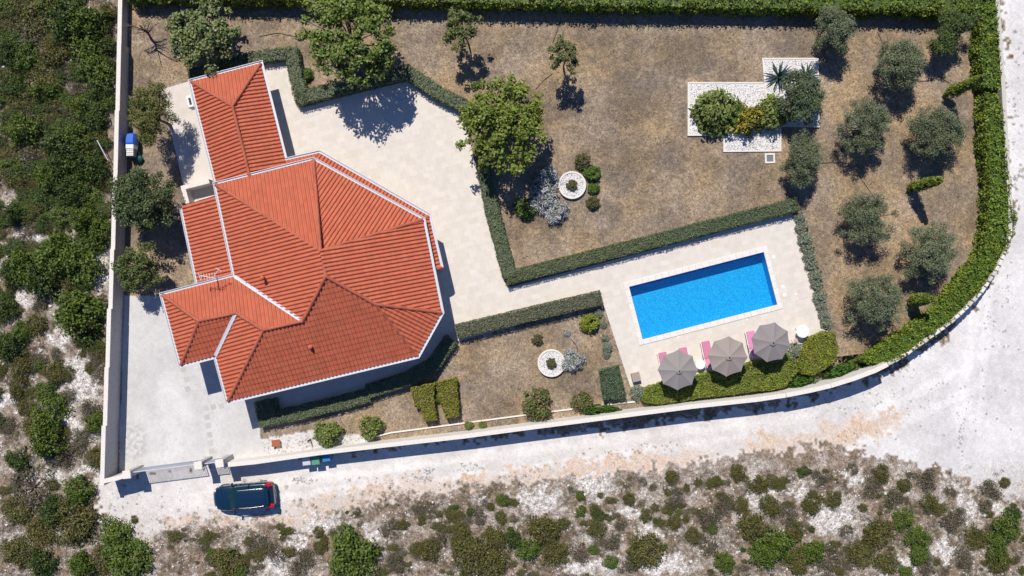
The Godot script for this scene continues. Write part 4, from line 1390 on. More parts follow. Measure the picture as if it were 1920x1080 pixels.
func garden_plants() -> void:
	var b := "clipped ball shrubs round the upper planter"
	bush("ball_shrub", "brown-green ball shrub above the upper round planter, topmost of four", "shrub", "ball_olive", 1093, 302, 17, b)
	bush("ball_shrub", "largest green ball shrub right of the upper round planter", "shrub", "ball_green", 1110, 325, 17, b, 1.0)
	bush("ball_shrub", "smallest ball shrub right of the upper round planter", "shrub", "ball_green", 1113, 353, 12, b)
	bush("ball_shrub", "brownish ball shrub at the lower right of the upper round planter", "shrub", "ball_olive", 1113, 380, 14, b)
	bush("ball_shrub", "bright green ball shrub under the broadleaf tree's shadow", "shrub", "ball_green", 984, 392, 20, b)
	bush("ball_shrub", "small dark ball shrub on the south lawn left of the lower planter", "shrub", "ball_olive", 1008, 637, 11)
	bush("ball_shrub", "yellow-green ball shrub by the corner of the south lawn", "shrub", "ball_lime", 1107, 608, 19)
	bush("ball_shrub", "small green ball shrub set in the yellow-green hedge pair", "shrub", "ball_green", 818, 748, 11)
	bush("grey_shrub", "silver-grey shrub touching the upper round planter, lowest of three", "shrub", "grey_leaf", 1044, 398, 25)
	bush("grey_shrub", "silver-grey shrub left of the upper round planter, middle of three", "shrub", "grey_leaf", 1018, 370, 31)
	bush("grey_shrub", "silver-grey shrub upper left of the upper round planter, half shaded", "shrub", "grey_leaf", 1026, 336, 26)
	bush("grey_shrub", "silver-grey shrub touching the lower round planter", "shrub", "grey_leaf", 1075, 678, 24)
	bush("grey_shrub", "tiny silver-grey shrub alone on the south lawn", "shrub", "grey_leaf", 1062, 625, 8)
	bush("leafy_shrub", "green leafy shrub beside the road wall, nearest the terracotta lid", "shrub", "leafy", 617, 814, 30)
	bush("leafy_shrub", "green leafy shrub beside the road wall, below the house's hedge", "shrub", "leafy", 693, 803, 26)
	bush("leafy_shrub", "large half-dry leafy shrub by the road wall below the lower planter", "shrub", "dry_leafy", 1010, 758, 34)
	bush("leafy_shrub", "half-dry leafy shrub next to the creeping plant on the road wall", "shrub", "dry_leafy", 1090, 754, 23)
	bush("leafy_shrub", "small green shrub in the strip below the yellow-green hedge pair", "shrub", "leafy", 880, 798, 10)
	bush("leafy_shrub", "tiny green shrub in the strip right of the yellow-green hedge pair", "shrub", "leafy", 905, 797, 8)
	bush("leafy_shrub", "bright green shrub in the corner of the annex hedge", "shrub", "ball_green", 574, 140, 13)
	var cr := bush("creeper", "green creeper trailing over the road wall", "plant", "cover", 1130, 771, 40, "", 1.2, 0.3)
	bush("creeper", "green ground-cover plant below the rounded hedge on the road wall", "plant", "cover", 1580, 698, 45, "", 1.2, 0.32).rotation.y = 0.35
	bush("creeper", "green ground-cover plant at the foot of the curved hedge's end", "plant", "cover", 1640, 686, 30, "", 1.2, 0.35).rotation.y = 0.3
	bush("creeper", "flowering green ground-cover plant below the third parasol's hedge", "plant", "cover", 1505, 718, 36, "", 1.4, 0.4).rotation.y = 0.25
	bush("sage_shrub", "grey-green mound at the lower edge of the dark hedge block", "shrub", "sage", 1156, 738, 18)
	bush("sage_shrub", "grey-green mound left of the parasol hedge", "shrub", "sage", 1196, 737, 16)
	bush("sage_shrub", "grey-green lavender mound under the third parasol's right edge", "shrub", "sage", 1494, 662, 20)
	var g2 := "grey-green mounds along the south lawn's edge"
	var place := ["topmost, beside the yellow-green ball", "second from the top", "third from the top", "fourth, largest and wide", "lowest, by dry twigs"]
	var k := 0
	for q in [[1122, 588, 9], [1131, 608, 8], [1134, 634, 8], [1139, 652, 11], [1137, 665, 8]]:
		bush("sage_shrub", "small grey-green mound at the terrace edge, " + place[k], "shrub", "sage", q[0], q[1], q[2], g2); k += 1
	var g3 := "row of sage mounds along the pool terrace"
	var ord := ["topmost", "second from top", "third from top", "fourth from top", "fifth from top", "sixth from top", "sixth from bottom", "fifth from bottom", "fourth from bottom", "third from bottom", "second from bottom", "lowest"]
	k = 0
	for q in [[1499, 408, 10], [1504, 427, 11], [1510, 449, 12], [1515, 467, 11], [1518, 482, 11], [1523, 498, 11], [1530, 518, 12], [1533, 537, 10], [1538, 558, 12], [1541, 575, 10], [1546, 592, 10], [1550, 607, 10]]:
		bush("sage_mound", "clipped sage mound, %s of the row right of the pool" % ord[k], "shrub", "sage", q[0], q[1], q[2] * 1.22, g3); k += 1

func gravel(t: Node3D, poly: PackedVector2Array, y: float, cnt: int) -> void:
	var mm := MultiMesh.new()
	mm.transform_format = MultiMesh.TRANSFORM_3D
	mm.use_colors = true
	mm.mesh = M.pebble
	var xs := []
	var lo := poly[0]; var hi := poly[0]
	for p in poly:
		lo = lo.min(p); hi = hi.max(p)
	while xs.size() < cnt:
		var p := Vector2(rng.randf_range(lo.x, hi.x), rng.randf_range(lo.y, hi.y))
		if Geometry2D.is_point_in_polygon(p, poly): xs.append(p)
	mm.instance_count = cnt
	for k in cnt:
		var s := rng.randf_range(0.025, 0.055)
		mm.set_instance_transform(k, Transform3D(Basis(rdir(), rng.randf() * TAU).scaled(Vector3.ONE * s), Vector3(xs[k].x, y + 0.01, xs[k].y) - t.position))
		var g := rng.randf_range(0.6, 0.9)
		mm.set_instance_color(k, Color(g, g * 0.985, g * 0.96) if rng.randf() < 0.93 else Color(0.2, 0.17, 0.14))
	var o := MultiMeshInstance3D.new()
	o.multimesh = mm
	o.name = nm(t, "gravel")
	o.set_meta("kind", "stuff")
	t.add_child(o)

func planters() -> void:
	var pm := Mb.new()
	var pr := RandomNumberGenerator.new(); pr.seed = 3
	var ps := []
	for k in 6:
		ps.append([Vector3(1, 0, 0), Vector3(-1, 0, 0), Vector3(0, 0.8, 0), Vector3(0, -0.8, 0), Vector3(0, 0, 0.9), Vector3(0, 0, -0.9)][k] * pr.randf_range(0.8, 1.25))
	for sx in [0, 1]:
		for sy in [2, 3]:
			for sz in [4, 5]:
				var nn: Vector3 = (ps[sx] + ps[sy] + ps[sz]).normalized()
				pm.tri_n(ps[sx], ps[sy], ps[sz], nn)
	M.pebble = pm.mesh(M.vert)
	var grv := grained(41, 0.18, [lin(0.52, 0.51, 0.5), lin(0.7, 0.69, 0.67), lin(0.8, 0.79, 0.77)], 2.0, 0.9, 3)
	var beds := [["left gravel bed edged in stone, under the green and yellow bushes", [1290, 156, 1436, 156, 1436, 252, 1290, 254], 0.1], ["upper right gravel bed edged in stone, holding the agaves", [1429, 111, 1532, 111, 1534, 238, 1440, 236], 0.14], ["lowest gravel bed edged in stone, in the bushes' shadow", [1357, 210, 1463, 210, 1463, 283, 1357, 284], 0.06]]
	for q in beds:
		var poly := plan(q[1])
		var c := (poly[0] + poly[2]) * 0.5
		var t := thing("gravel_bed", q[0], "gravel bed", Vector3(c.x, 0, c.y), 0, "white gravel beds on the lawn")
		var s := Mb.new()
		s.prism(Geometry2D.offset_polygon(poly, -0.06)[0], 0.0, q[2])
		part(t, "bed", s.shift(-t.position), grv)
		var ring := []
		for p in poly: ring.append(Vector3(p.x, 0, p.y))
		var ed := Mb.new()
		ed.sweep(ring, [Vector2(-0.05, 0), Vector2(0.05, 0), Vector2(0.05, q[2] + 0.03), Vector2(-0.05, q[2] + 0.03)], true)
		part(t, "edging", ed.shift(-t.position), M.coping)
		gravel(t, Geometry2D.offset_polygon(poly, -0.1)[0], q[2], 2600)
	bush("bed_bush", "green rounded bush on the left gravel bed", "bush", "leafy", 1342, 210, 45, "", 0.95)
	bush("bed_bush", "bright green small bush between the green and the yellow bush", "bush", "ball_green", 1378, 214, 26)
	bush("bed_bush", "yellow-leaved bush in the middle of the gravel beds", "bush", "gold", 1405, 226, 36, "", 1.1)
	bush("bed_bush", "olive-green bush right of the yellow bush", "bush", "leafy", 1450, 208, 37, "", 1.1)
	tree("bed_tree", "grey-green small tree on the right of the gravel beds", 1500, 184, 1.7, 46, 52, 0.9, 90, 0.36, 100, 0.17, 0.065, Color(0.045, 0.075, 0.03), Color(0.11, 0.145, 0.065), "", {"trunk": 0.1, "category": "tree"})
	agave("spiky blue-green agave standing clear on the upper gravel bed", 1463, 142, 1.15)
	agave("spiky blue-green agave partly hidden behind the grey-green bed tree", 1515, 140, 1.0)
	# two round raised planters
	for q in [[1073, 347, "upper"], [1034, 681, "lower"]]:
		var t := thing("round_planter", "%s round white stone planter with a squat plant in its middle" % q[2], "planter", P(q[0], q[1], 0.25) * Vector3(1, 0, 1), 0, "round white planters")
		var r := Mb.new()
		r.lathe([Vector2(1.0, 0.0), Vector2(1.0, 0.24), Vector2(0.985, 0.26), Vector2(0.88, 0.26), Vector2(0.87, 0.2)], 40)
		part(t, "rim", r, M.coping)
		var s := Mb.new()
		s.lathe([Vector2(0.88, 0.2), Vector2(0.0, 0.2)], 32)
		part(t, "soil", s, grv)
		var ring := PackedVector2Array()
		for k in 24: ring.append(Vector2(cos(TAU * k / 24), sin(TAU * k / 24)) * 0.84 + Vector2(t.position.x, t.position.z))
		gravel(t, ring, 0.2, 700)
		bush("planter_plant", "squat dark rosette plant in the %s round planter" % q[2], "plant", "ball_olive", q[0], q[1], 11, "", 0.8, 1.0, 0.2)

func agave(label: String, x: float, y: float, s: float) -> void:
	var t := thing("agave", label, "plant", P(x, y, 0.5) * Vector3(1, 0, 1) + Vector3(0, 0.1, 0))
	for k in 30:
		var ring := k / 10
		var a := k * 2.39996 + rng.randf() * 0.2
		var up := [0.35, 0.75, 1.2][ring] as float
		var ln: float = s * [1.15, 1.05, 0.8][ring]
		var d := Vector3(cos(a) * cos(up), sin(up), sin(a) * cos(up))
		var side := Vector3(-sin(a), 0, cos(a))
		var mb := Mb.new()
		var g := rng.randf_range(0.8, 1.15)
		mb.col = Color(0.055 * g, 0.095 * g, 0.085 * g)
		var prev_l := Vector3.ZERO; var prev_r := Vector3.ZERO; var prev_m := Vector3.ZERO
		for q in 6:
			var f := q / 5.0
			var p := d * ln * f + Vector3(0, -0.18 * f * f * ln, 0)
			var w := 0.075 * s * sin(minf(1.0, 0.35 + f * 0.9) * PI * 0.5) * (1.0 - f ** 3)
			var up_n := side.cross(d).normalized()
			if up_n.y < 0: up_n = -up_n
			var l := p + side * w + up_n * w * 0.5; var r := p - side * w + up_n * w * 0.5
			if q > 0:
				mb.quad_out(prev_l, prev_m, p, l, p - up_n)
				mb.quad_out(prev_m, prev_r, r, p, p - up_n)
			prev_l = l; prev_r = r; prev_m = p
		part(t, "leaf", mb, M.gloss)

# ---- pool furniture
func furniture() -> void:
	var fab := [[1273, 694, 0.02, Color(0.27, 0.25, 0.24), "leftmost grey parasol by the pool"], [1367, 668, 0.05, Color(0.31, 0.265, 0.24), "middle taupe parasol by the pool"], [1448, 643, 0.2, Color(0.25, 0.225, 0.222), "rightmost dark grey parasol by the pool"]]
	for q in fab:
		var t := thing("parasol", q[4], "parasol", P(q[0], q[1], 2.6) * Vector3(1, 0, 1) + Vector3(0, 0.05, 0), -q[2], "parasols by the pool")
		t.rotation.z = rng.randf_range(-0.03, 0.03)
		t.rotation.x = rng.randf_range(-0.03, 0.03)
		var m := grained(int(q[0]), 0.03, [lin(q[3].r * 0.93, q[3].g * 0.93, q[3].b * 0.93), lin(q[3].r * 1.06, q[3].g * 1.06, q[3].b * 1.06)], 1.2, 0.9)
		for k in 8:
			var a0 := TAU * (k - 0.0) / 8.0 + PI * 0.5; var a1 := TAU * (k + 1.0) / 8.0 + PI * 0.5
			var p := Mb.new()
			var rows := 5
			for r in rows:
				for c in 4:
					var pt := []
					for z in [[r, c], [r, c + 1], [r + 1, c + 1], [r + 1, c]]:
						var f: float = 0.1 + 0.9 * z[0] / rows
						var g: float = z[1] / 4.0
						var dir := Vector3(cos(a0), 0, sin(a0)).lerp(Vector3(cos(a1), 0, sin(a1)), g)
						var sag := 4.0 * g * (1.0 - g)
						pt.append(dir * 1.41 * f * (1.0 - 0.035 * sag * f) + Vector3(0, 2.58 - 0.42 * f - 0.05 * sag * f, 0))
					p.quad_out(pt[0], pt[1], pt[2], pt[3], Vector3(0, -3, 0))
			part(t, "canopy_panel", p, m)
			var rb := Mb.new()
			rb.tube([Vector3(0, 2.53, 0), Vector3(cos(a0) * 1.4, 2.145, sin(a0) * 1.4)], [0.012, 0.01], 5)
			part(t, "rib", rb, M.white)
		var cap := Mb.new()
		for k in 8:
			var a0 := TAU * k / 8.0 + PI * 0.5; var a1 := TAU * (k + 1.0) / 8.0 + PI * 0.5
			cap.tri_n(Vector3(0, 2.66, 0), Vector3(cos(a0) * 0.24, 2.58, sin(a0) * 0.24), Vector3(cos(a1) * 0.24, 2.58, sin(a1) * 0.24), Vector3(cos(a0 + 0.39) * 0.3, 0.95, sin(a0 + 0.39) * 0.3).normalized())
		part(t, "vent_cap", cap, m)
		var fi := Mb.new()
		fi.lathe([Vector2(0.03, 2.64), Vector2(0.045, 2.7), Vector2(0.03, 2.75), Vector2(0, 2.76)], 10)
		part(t, "finial", fi, M.dark)
		var po := Mb.new()
		po.tube([Vector3(0, 0.05, 0), Vector3(0, 2.62, 0)], [0.024, 0.024], 10)
		part(t, "pole", po, M.white)
		var ba := Mb.new()
		ba.lathe([Vector2(0.28, 0), Vector2(0.28, 0.06), Vector2(0.22, 0.09), Vector2(0.05, 0.1), Vector2(0.04, 0.3), Vector2(0.0, 0.3)], 20)
		part(t, "base", ba, M.stone)
	var lab := ["pink cushioned sun lounger showing left of the leftmost parasol", "pink cushioned sun lounger whose foot peeps out above the leftmost parasol", "pink cushioned sun lounger fully showing left of the middle parasol", "lilac-pink cushioned sun lounger showing left of the rightmost parasol"]
	var spots := [[1246, 685, 0.2], [1284, 676, 0.2], [1327, 664, 0.2], [1411, 645, 0.2]]
	for k in 4:
		lounger(lab[k], P(spots[k][0], spots[k][1], 0.35) * Vector3(1, 0, 1) + Vector3(0, 0.05, 0), spots[k][2], k)
	round_table("large round white table at the right end of the terrace", 1505, 621, 0.47, 0.62)
	round_table("small round white table between the first two parasols", 1313, 683, 0.36, 0.48)
	# little metal stool near the table
	var st := thing("stool", "small white framed stool beside the rightmost parasol", "stool", P(1488, 638) + Vector3(0, 0.05, 0), 0.3)
	for s in [-1, 1]:
		var lg := Mb.new()
		lg.tube([Vector3(s * 0.16, 0, -0.16), Vector3(s * 0.14, 0.4, 0.1), Vector3(s * 0.16, 0.44, 0.18), Vector3(s * 0.16, 0, 0.2)], [0.016, 0.016, 0.016, 0.016], 6)
		part(st, "leg", lg, M.white)
	var se := Mb.new()
	se.bevel_box(T(Vector3(0, 0.42, 0.0)), Vector3(0.28, 0.03, 0.26), 0.01)
	part(st, "seat", se, mat(0.5, 0.36, 0.3, 0.8))
	# planter box at the corner of the terrace
	var wb := thing("wooden_box", "low grey wooden box at the terrace's lower left corner", "box", P(1191, 706) + Vector3(0, 0.05, 0), 0.24)
	var bx := Mb.new()
	bx.bevel_box(T(Vector3(0, 0.2, 0)), Vector3(0.6, 0.4, 0.6), 0.015)
	part(wb, "body", bx, mat(0.32, 0.28, 0.24, 0.9))
	for k in 4:
		var sl := Mb.new()
		sl.bevel_box(T(Vector3(-0.225 + k * 0.15, 0.412, 0)), Vector3(0.14, 0.022, 0.62), 0.005)
		part(wb, "lid_board", sl, mat(0.34, 0.3, 0.26, 0.9))

func lounger(label: String, at: Vector3, turn: float, k: int) -> void:
	var t := thing("sun_lounger", label, "sun lounger", at, turn, "sun loungers under the parasols")
	var pink := grained(60 + k, 0.03, [lin(0.55, 0.18, 0.29), lin(0.64, 0.25, 0.37)], 0.8, 0.9)
	if k == 3: pink = grained(63, 0.03, [lin(0.62, 0.22, 0.42), lin(0.72, 0.3, 0.5)], 0.8, 0.9)
	for s in [-1, 1]:
		var fr := Mb.new()
		fr.tube([Vector3(s * 0.34, 0.3, -0.96), Vector3(s * 0.34, 0.3, 0.3), Vector3(s * 0.34, 0.32, 0.98)], [0.025, 0.025, 0.025], 8)
		part(t, "side_rail", fr, M.white)
		var arm := Mb.new()
		arm.tube([Vector3(s * 0.36, 0.3, -0.1), Vector3(s * 0.37, 0.5, 0.0), Vector3(s * 0.37, 0.52, 0.35), Vector3(s * 0.35, 0.32, 0.5)], [0.02, 0.022, 0.022, 0.02], 7)
		part(t, "armrest", arm, M.white)
		for z in [-0.85, 0.75]:
			var lg := Mb.new()
			lg.tube([Vector3(s * 0.34, 0.0, z), Vector3(s * 0.34, 0.3, z)], [0.024, 0.024], 8)
			part(t, "leg", lg, M.white)
	for k2 in 9:
		var sl := Mb.new()
		sl.bevel_box(T(Vector3(0, 0.315, -0.92 + k2 * 0.15)), Vector3(0.66, 0.02, 0.1), 0.005)
		part(t, "slat", sl, M.white)
	var se := Mb.new()
	se.bevel_box(T(Vector3(0, 0.37, -0.34)), Vector3(0.58, 0.08, 1.24), 0.03)
	part(t, "seat_cushion", se, pink)
	var tilt := Transform3D(Basis(Vector3.RIGHT, -0.6), Vector3(0, 0.56, 0.6))
	var bc := Mb.new()
	bc.bevel_box(tilt, Vector3(0.58, 0.08, 0.74), 0.03)
	part(t, "back_cushion", bc, pink)
	var br := Mb.new()
	br.box(tilt * T(Vector3(0, -0.055, 0)), Vector3(0.64, 0.025, 0.76))
	part(t, "backrest", br, M.white)

func round_table(label: String, x: float, y: float, r: float, h: float) -> void:
	var t := thing("round_table", label, "table", P(x, y, h) * Vector3(1, 0, 1) + Vector3(0, 0.05, 0), 0.0, "round white tables on the terrace")
	var top := Mb.new()
	top.lathe([Vector2(0, h - 0.035), Vector2(r - 0.01, h - 0.035), Vector2(r, h - 0.02), Vector2(r, h - 0.008), Vector2(r - 0.012, h), Vector2(0, h)], 36)
	part(t, "table_top", top, M.white)
	for k in 4:
		var a := TAU * k / 4.0 + 0.5
		var lg := Mb.new()
		lg.tube([Vector3(cos(a) * r * 0.8, 0, sin(a) * r * 0.8), Vector3(cos(a) * r * 0.55, h - 0.03, sin(a) * r * 0.55)], [0.022, 0.028], 8)
		part(t, "leg", lg, M.white)

# ---- the parked car: lofted body, nose to the left of the picture
func loft(mb: Mb, secs: Array, cap := true) -> void:     # each section: x and half outline [z, y] from the sill up to the centre line
	var rings := []
	for s in secs:
		var ring := []
		var half: Array = s[1]
		for p in half: ring.append(Vector3(s[0], p[1], p[0]))
		for k in range(half.size() - 1, -1, -1):
			ring.append(Vector3(s[0], half[k][1], -half[k][0]))
		rings.append(ring)
	var st := SurfaceTool.new()
	st.begin(Mesh.PRIMITIVE_TRIANGLES)
	var n: int = rings[0].size()
	var nr := []
	for k in rings.size():
		var row := []
		for q in n:
			var du: Vector3 = rings[k][(q + 1) % n] - rings[k][(q - 1 + n) % n]
			var dv: Vector3 = rings[mini(k + 1, rings.size() - 1)][q] - rings[maxi(k - 1, 0)][q]
			var nn := dv.cross(du).normalized()
			var c := Vector3(rings[k][q].x, 0.6, 0)
			if nn.dot(rings[k][q] - c) < 0: nn = -nn
			row.append(nn)
		nr.append(row)
	for k in rings.size() - 1:
		for q in n:
			var r := (q + 1) % n
			mb.quad_s(rings[k][q], rings[k][r], rings[k + 1][r], rings[k + 1][q], nr[k][q], nr[k][r], nr[k + 1][r], nr[k + 1][q])
	if cap:
		for e in [0, rings.size() - 1]:
			var mid := Vector3.ZERO
			for p in rings[e]: mid += p / n
			for q in n:
				mb.tri_n(mid, rings[e][q], rings[e][(q + 1) % n], Vector3(-1 if rings[e][0].x < 0 else 1, 0, 0))

func car() -> void:
	var t := thing("parked_car", "dark blue estate car parked on the gravel outside the narrow gate", "car", P(457, 931, 0.7) * Vector3(1, 0, 1), PI + 0.09)
	var paint := mat(0.005, 0.027, 0.062, 0.3, 0.2)
	paint.clearcoat_enabled = true
	paint.clearcoat = 1.0
	paint.clearcoat_roughness = 0.05
	var glass := mat(0.006, 0.03, 0.04, 0.05)
	var b := Mb.new()
	var secs := []
	for q in [[-2.2, 0.70, 0.42, 0.62, 0.82], [-2.14, 0.80, 0.3, 0.86, 0.98], [-1.95, 0.87, 0.25, 0.96, 1.04], [-1.4, 0.91, 0.24, 0.97, 1.03], [-0.4, 0.915, 0.24, 0.95, 1.0], [0.5, 0.91, 0.24, 0.93, 1.0], [0.98, 0.90, 0.24, 0.9, 1.0], [1.25, 0.89, 0.24, 0.86, 0.965], [1.6, 0.87, 0.24, 0.8, 0.91], [1.88, 0.8, 0.25, 0.72, 0.84], [2.06, 0.69, 0.28, 0.62, 0.74], [2.18, 0.5, 0.36, 0.52, 0.6]]:
		var w: float = q[1]
		secs.append([q[0], [[w * 0.86, q[2]], [w * 0.98, q[2] + 0.1], [w, (q[2] + q[3]) * 0.5], [w * 0.985, q[3] - 0.08], [w * 0.93, q[3]], [w * 0.8, lerpf(q[3], q[4], 0.75)], [w * 0.4, q[4]], [0.0, q[4] + 0.012]]])
	loft(b, secs)
	part(t, "body", b, paint)
	# cabin: glasshouse, then the painted roof and pillars over it
	var g := Mb.new()
	var gs := []
	for q in [[-2.0, 0.70, 0.66, 1.06], [-1.72, 0.75, 0.58, 1.42], [-1.45, 0.78, 0.56, 1.47], [-0.6, 0.80, 0.58, 1.5], [0.15, 0.79, 0.57, 1.475], [0.4, 0.78, 0.55, 1.42], [0.95, 0.74, 0.70, 1.03]]:
		gs.append([q[0], [[q[1], 0.92], [lerpf(q[1], q[2], 0.5), lerpf(0.92, q[3], 0.6)], [q[2], q[3] - 0.03], [q[2] * 0.85, q[3]], [0.0, q[3] + 0.02]]])
	loft(g, gs)
	part(t, "window_glass", g, glass)
	var r := Mb.new()
	var rs := []
	for q in [[-1.78, 0.585, 1.41], [-1.72, 0.605, 1.445], [-1.45, 0.60, 1.49], [-0.6, 0.615, 1.52], [0.1, 0.605, 1.495], [0.22, 0.59, 1.475]]:
		rs.append([q[0], [[q[1], q[2] - 0.06], [q[1] + 0.01, q[2] - 0.035], [q[1] * 0.93, q[2] - 0.005], [q[1] * 0.6, q[2] + 0.012], [0.0, q[2] + 0.022]]])
	loft(r, rs)
	part(t, "roof", r, paint)
	for s in [-1, 1]:
		var rail := Mb.new()
		rail.tube([Vector3(-1.6, 1.47, s * 0.62), Vector3(-0.7, 1.545, s * 0.635), Vector3(0.1, 1.505, s * 0.625)], [0.018, 0.022, 0.018], 8)
		part(t, "roof_rail", rail, mat(0.55, 0.56, 0.58, 0.3, 0.8))
		for q in [[0.22, 1.465, 0.6, 0.98, 0.98, 0.78], [-0.55, 1.48, 0.63, -0.55, 0.95, 0.83], [-1.68, 1.4, 0.61, -1.98, 0.98, 0.76]]:
			var pi := Mb.new()
			pi.tube([Vector3(q[0], q[1], s * q[2]), Vector3((q[0] + q[3]) * 0.5, (q[1] + q[4]) * 0.5 + 0.015, s * ((q[2] + q[5]) * 0.5 + 0.015)), Vector3(q[3], q[4], s * q[5])], [0.035, 0.035, 0.045], 6)
			part(t, "pillar", pi, paint)
		var li := Mb.new()
		li.bevel_box(Transform3D(Basis(Vector3.UP, s * 0.28), Vector3(-1.93, 1.02, s * 0.72)), Vector3(0.48, 0.24, 0.3), 0.06)
		part(t, "tail_light", li, mat(0.5, 0.01, 0.03, 0.2))
		var hl := Mb.new()
		hl.bevel_box(Transform3D(Basis(Vector3.UP, s * 0.55), Vector3(1.83, 0.72, s * 0.64)), Vector3(0.44, 0.14, 0.17), 0.05)
		part(t, "headlight", hl, mat(0.7, 0.72, 0.75, 0.12))
		var mi := Mb.new()
		mi.bevel_box(Transform3D(Basis(Vector3.UP, s * 0.15), Vector3(0.62, 1.05, s * 0.98)), Vector3(0.14, 0.15, 0.22), 0.04)
		mi.box(T(Vector3(0.62, 1.0, s * 0.87)), Vector3(0.05, 0.03, 0.14))
		part(t, "wing_mirror", mi, paint)
		for x in [-1.32, 1.36]:
			var ty := Mb.new()
			ty.lathe([Vector2(0.2, -0.1), Vector2(0.3, -0.105), Vector2(0.325, -0.07), Vector2(0.325, 0.07), Vector2(0.3, 0.105), Vector2(0.2, 0.1)], 22, Transform3D(Basis(Vector3.RIGHT, PI * 0.5), Vector3(x, 0.325, s * 0.775)))
			var wh := part(t, "wheel", ty, M.dark)
			var rm := Mb.new()
			rm.lathe([Vector2(0.0, -0.07), Vector2(0.2, -0.07), Vector2(0.2, 0.07), Vector2(0.0, 0.07)], 16, Transform3D(Basis(Vector3.RIGHT, PI * 0.5), Vector3(x, 0.325, s * 0.785)))
			part(wh, "rim", rm, mat(0.5, 0.5, 0.52, 0.3, 0.8))
		for x in [0.25, -0.85]:
			var dh := Mb.new()
			dh.bevel_box(T(Vector3(x, 0.82, s * 0.925)), Vector3(0.18, 0.03, 0.03), 0.008)
			part(t, "door_handle", dh, mat(0.55, 0.56, 0.58, 0.3, 0.8))
	for q in [[0.25, 0.3], [-0.25, 0.3]]:
		var wi := Mb.new()
		wi.tube([Vector3(0.98, 1.03, q[0]), Vector3(0.66, 1.27, q[0] + q[1])], [0.012, 0.008], 5)
		part(t, "wiper", wi, M.dark)
	var sp := Mb.new()
	sp.bevel_box(T(Vector3(-1.86, 1.4, 0)), Vector3(0.16, 0.03, 1.1), 0.01)
	part(t, "spoiler", sp, paint)
	for x in [-2.14, 2.1]:
		var bu := Mb.new()
		bu.bevel_box(T(Vector3(x, 0.42, 0)), Vector3(0.16, 0.2, 1.3 if x < 0 else 1.05), 0.04)
		part(t, "bumper", bu, mat(0.04, 0.045, 0.05, 0.5))
		var pl := Mb.new()
		pl.box(T(Vector3(x + (0.085 if x > 0 else -0.085), 0.5, 0)), Vector3(0.012, 0.11, 0.5))
		part(t, "number_plate", pl, M.white)
	var ae := Mb.new()
	ae.tube([Vector3(-1.55, 1.5, 0), Vector3(-1.7, 1.72, 0)], [0.012, 0.005], 5)
	part(t, "aerial", ae, M.dark)

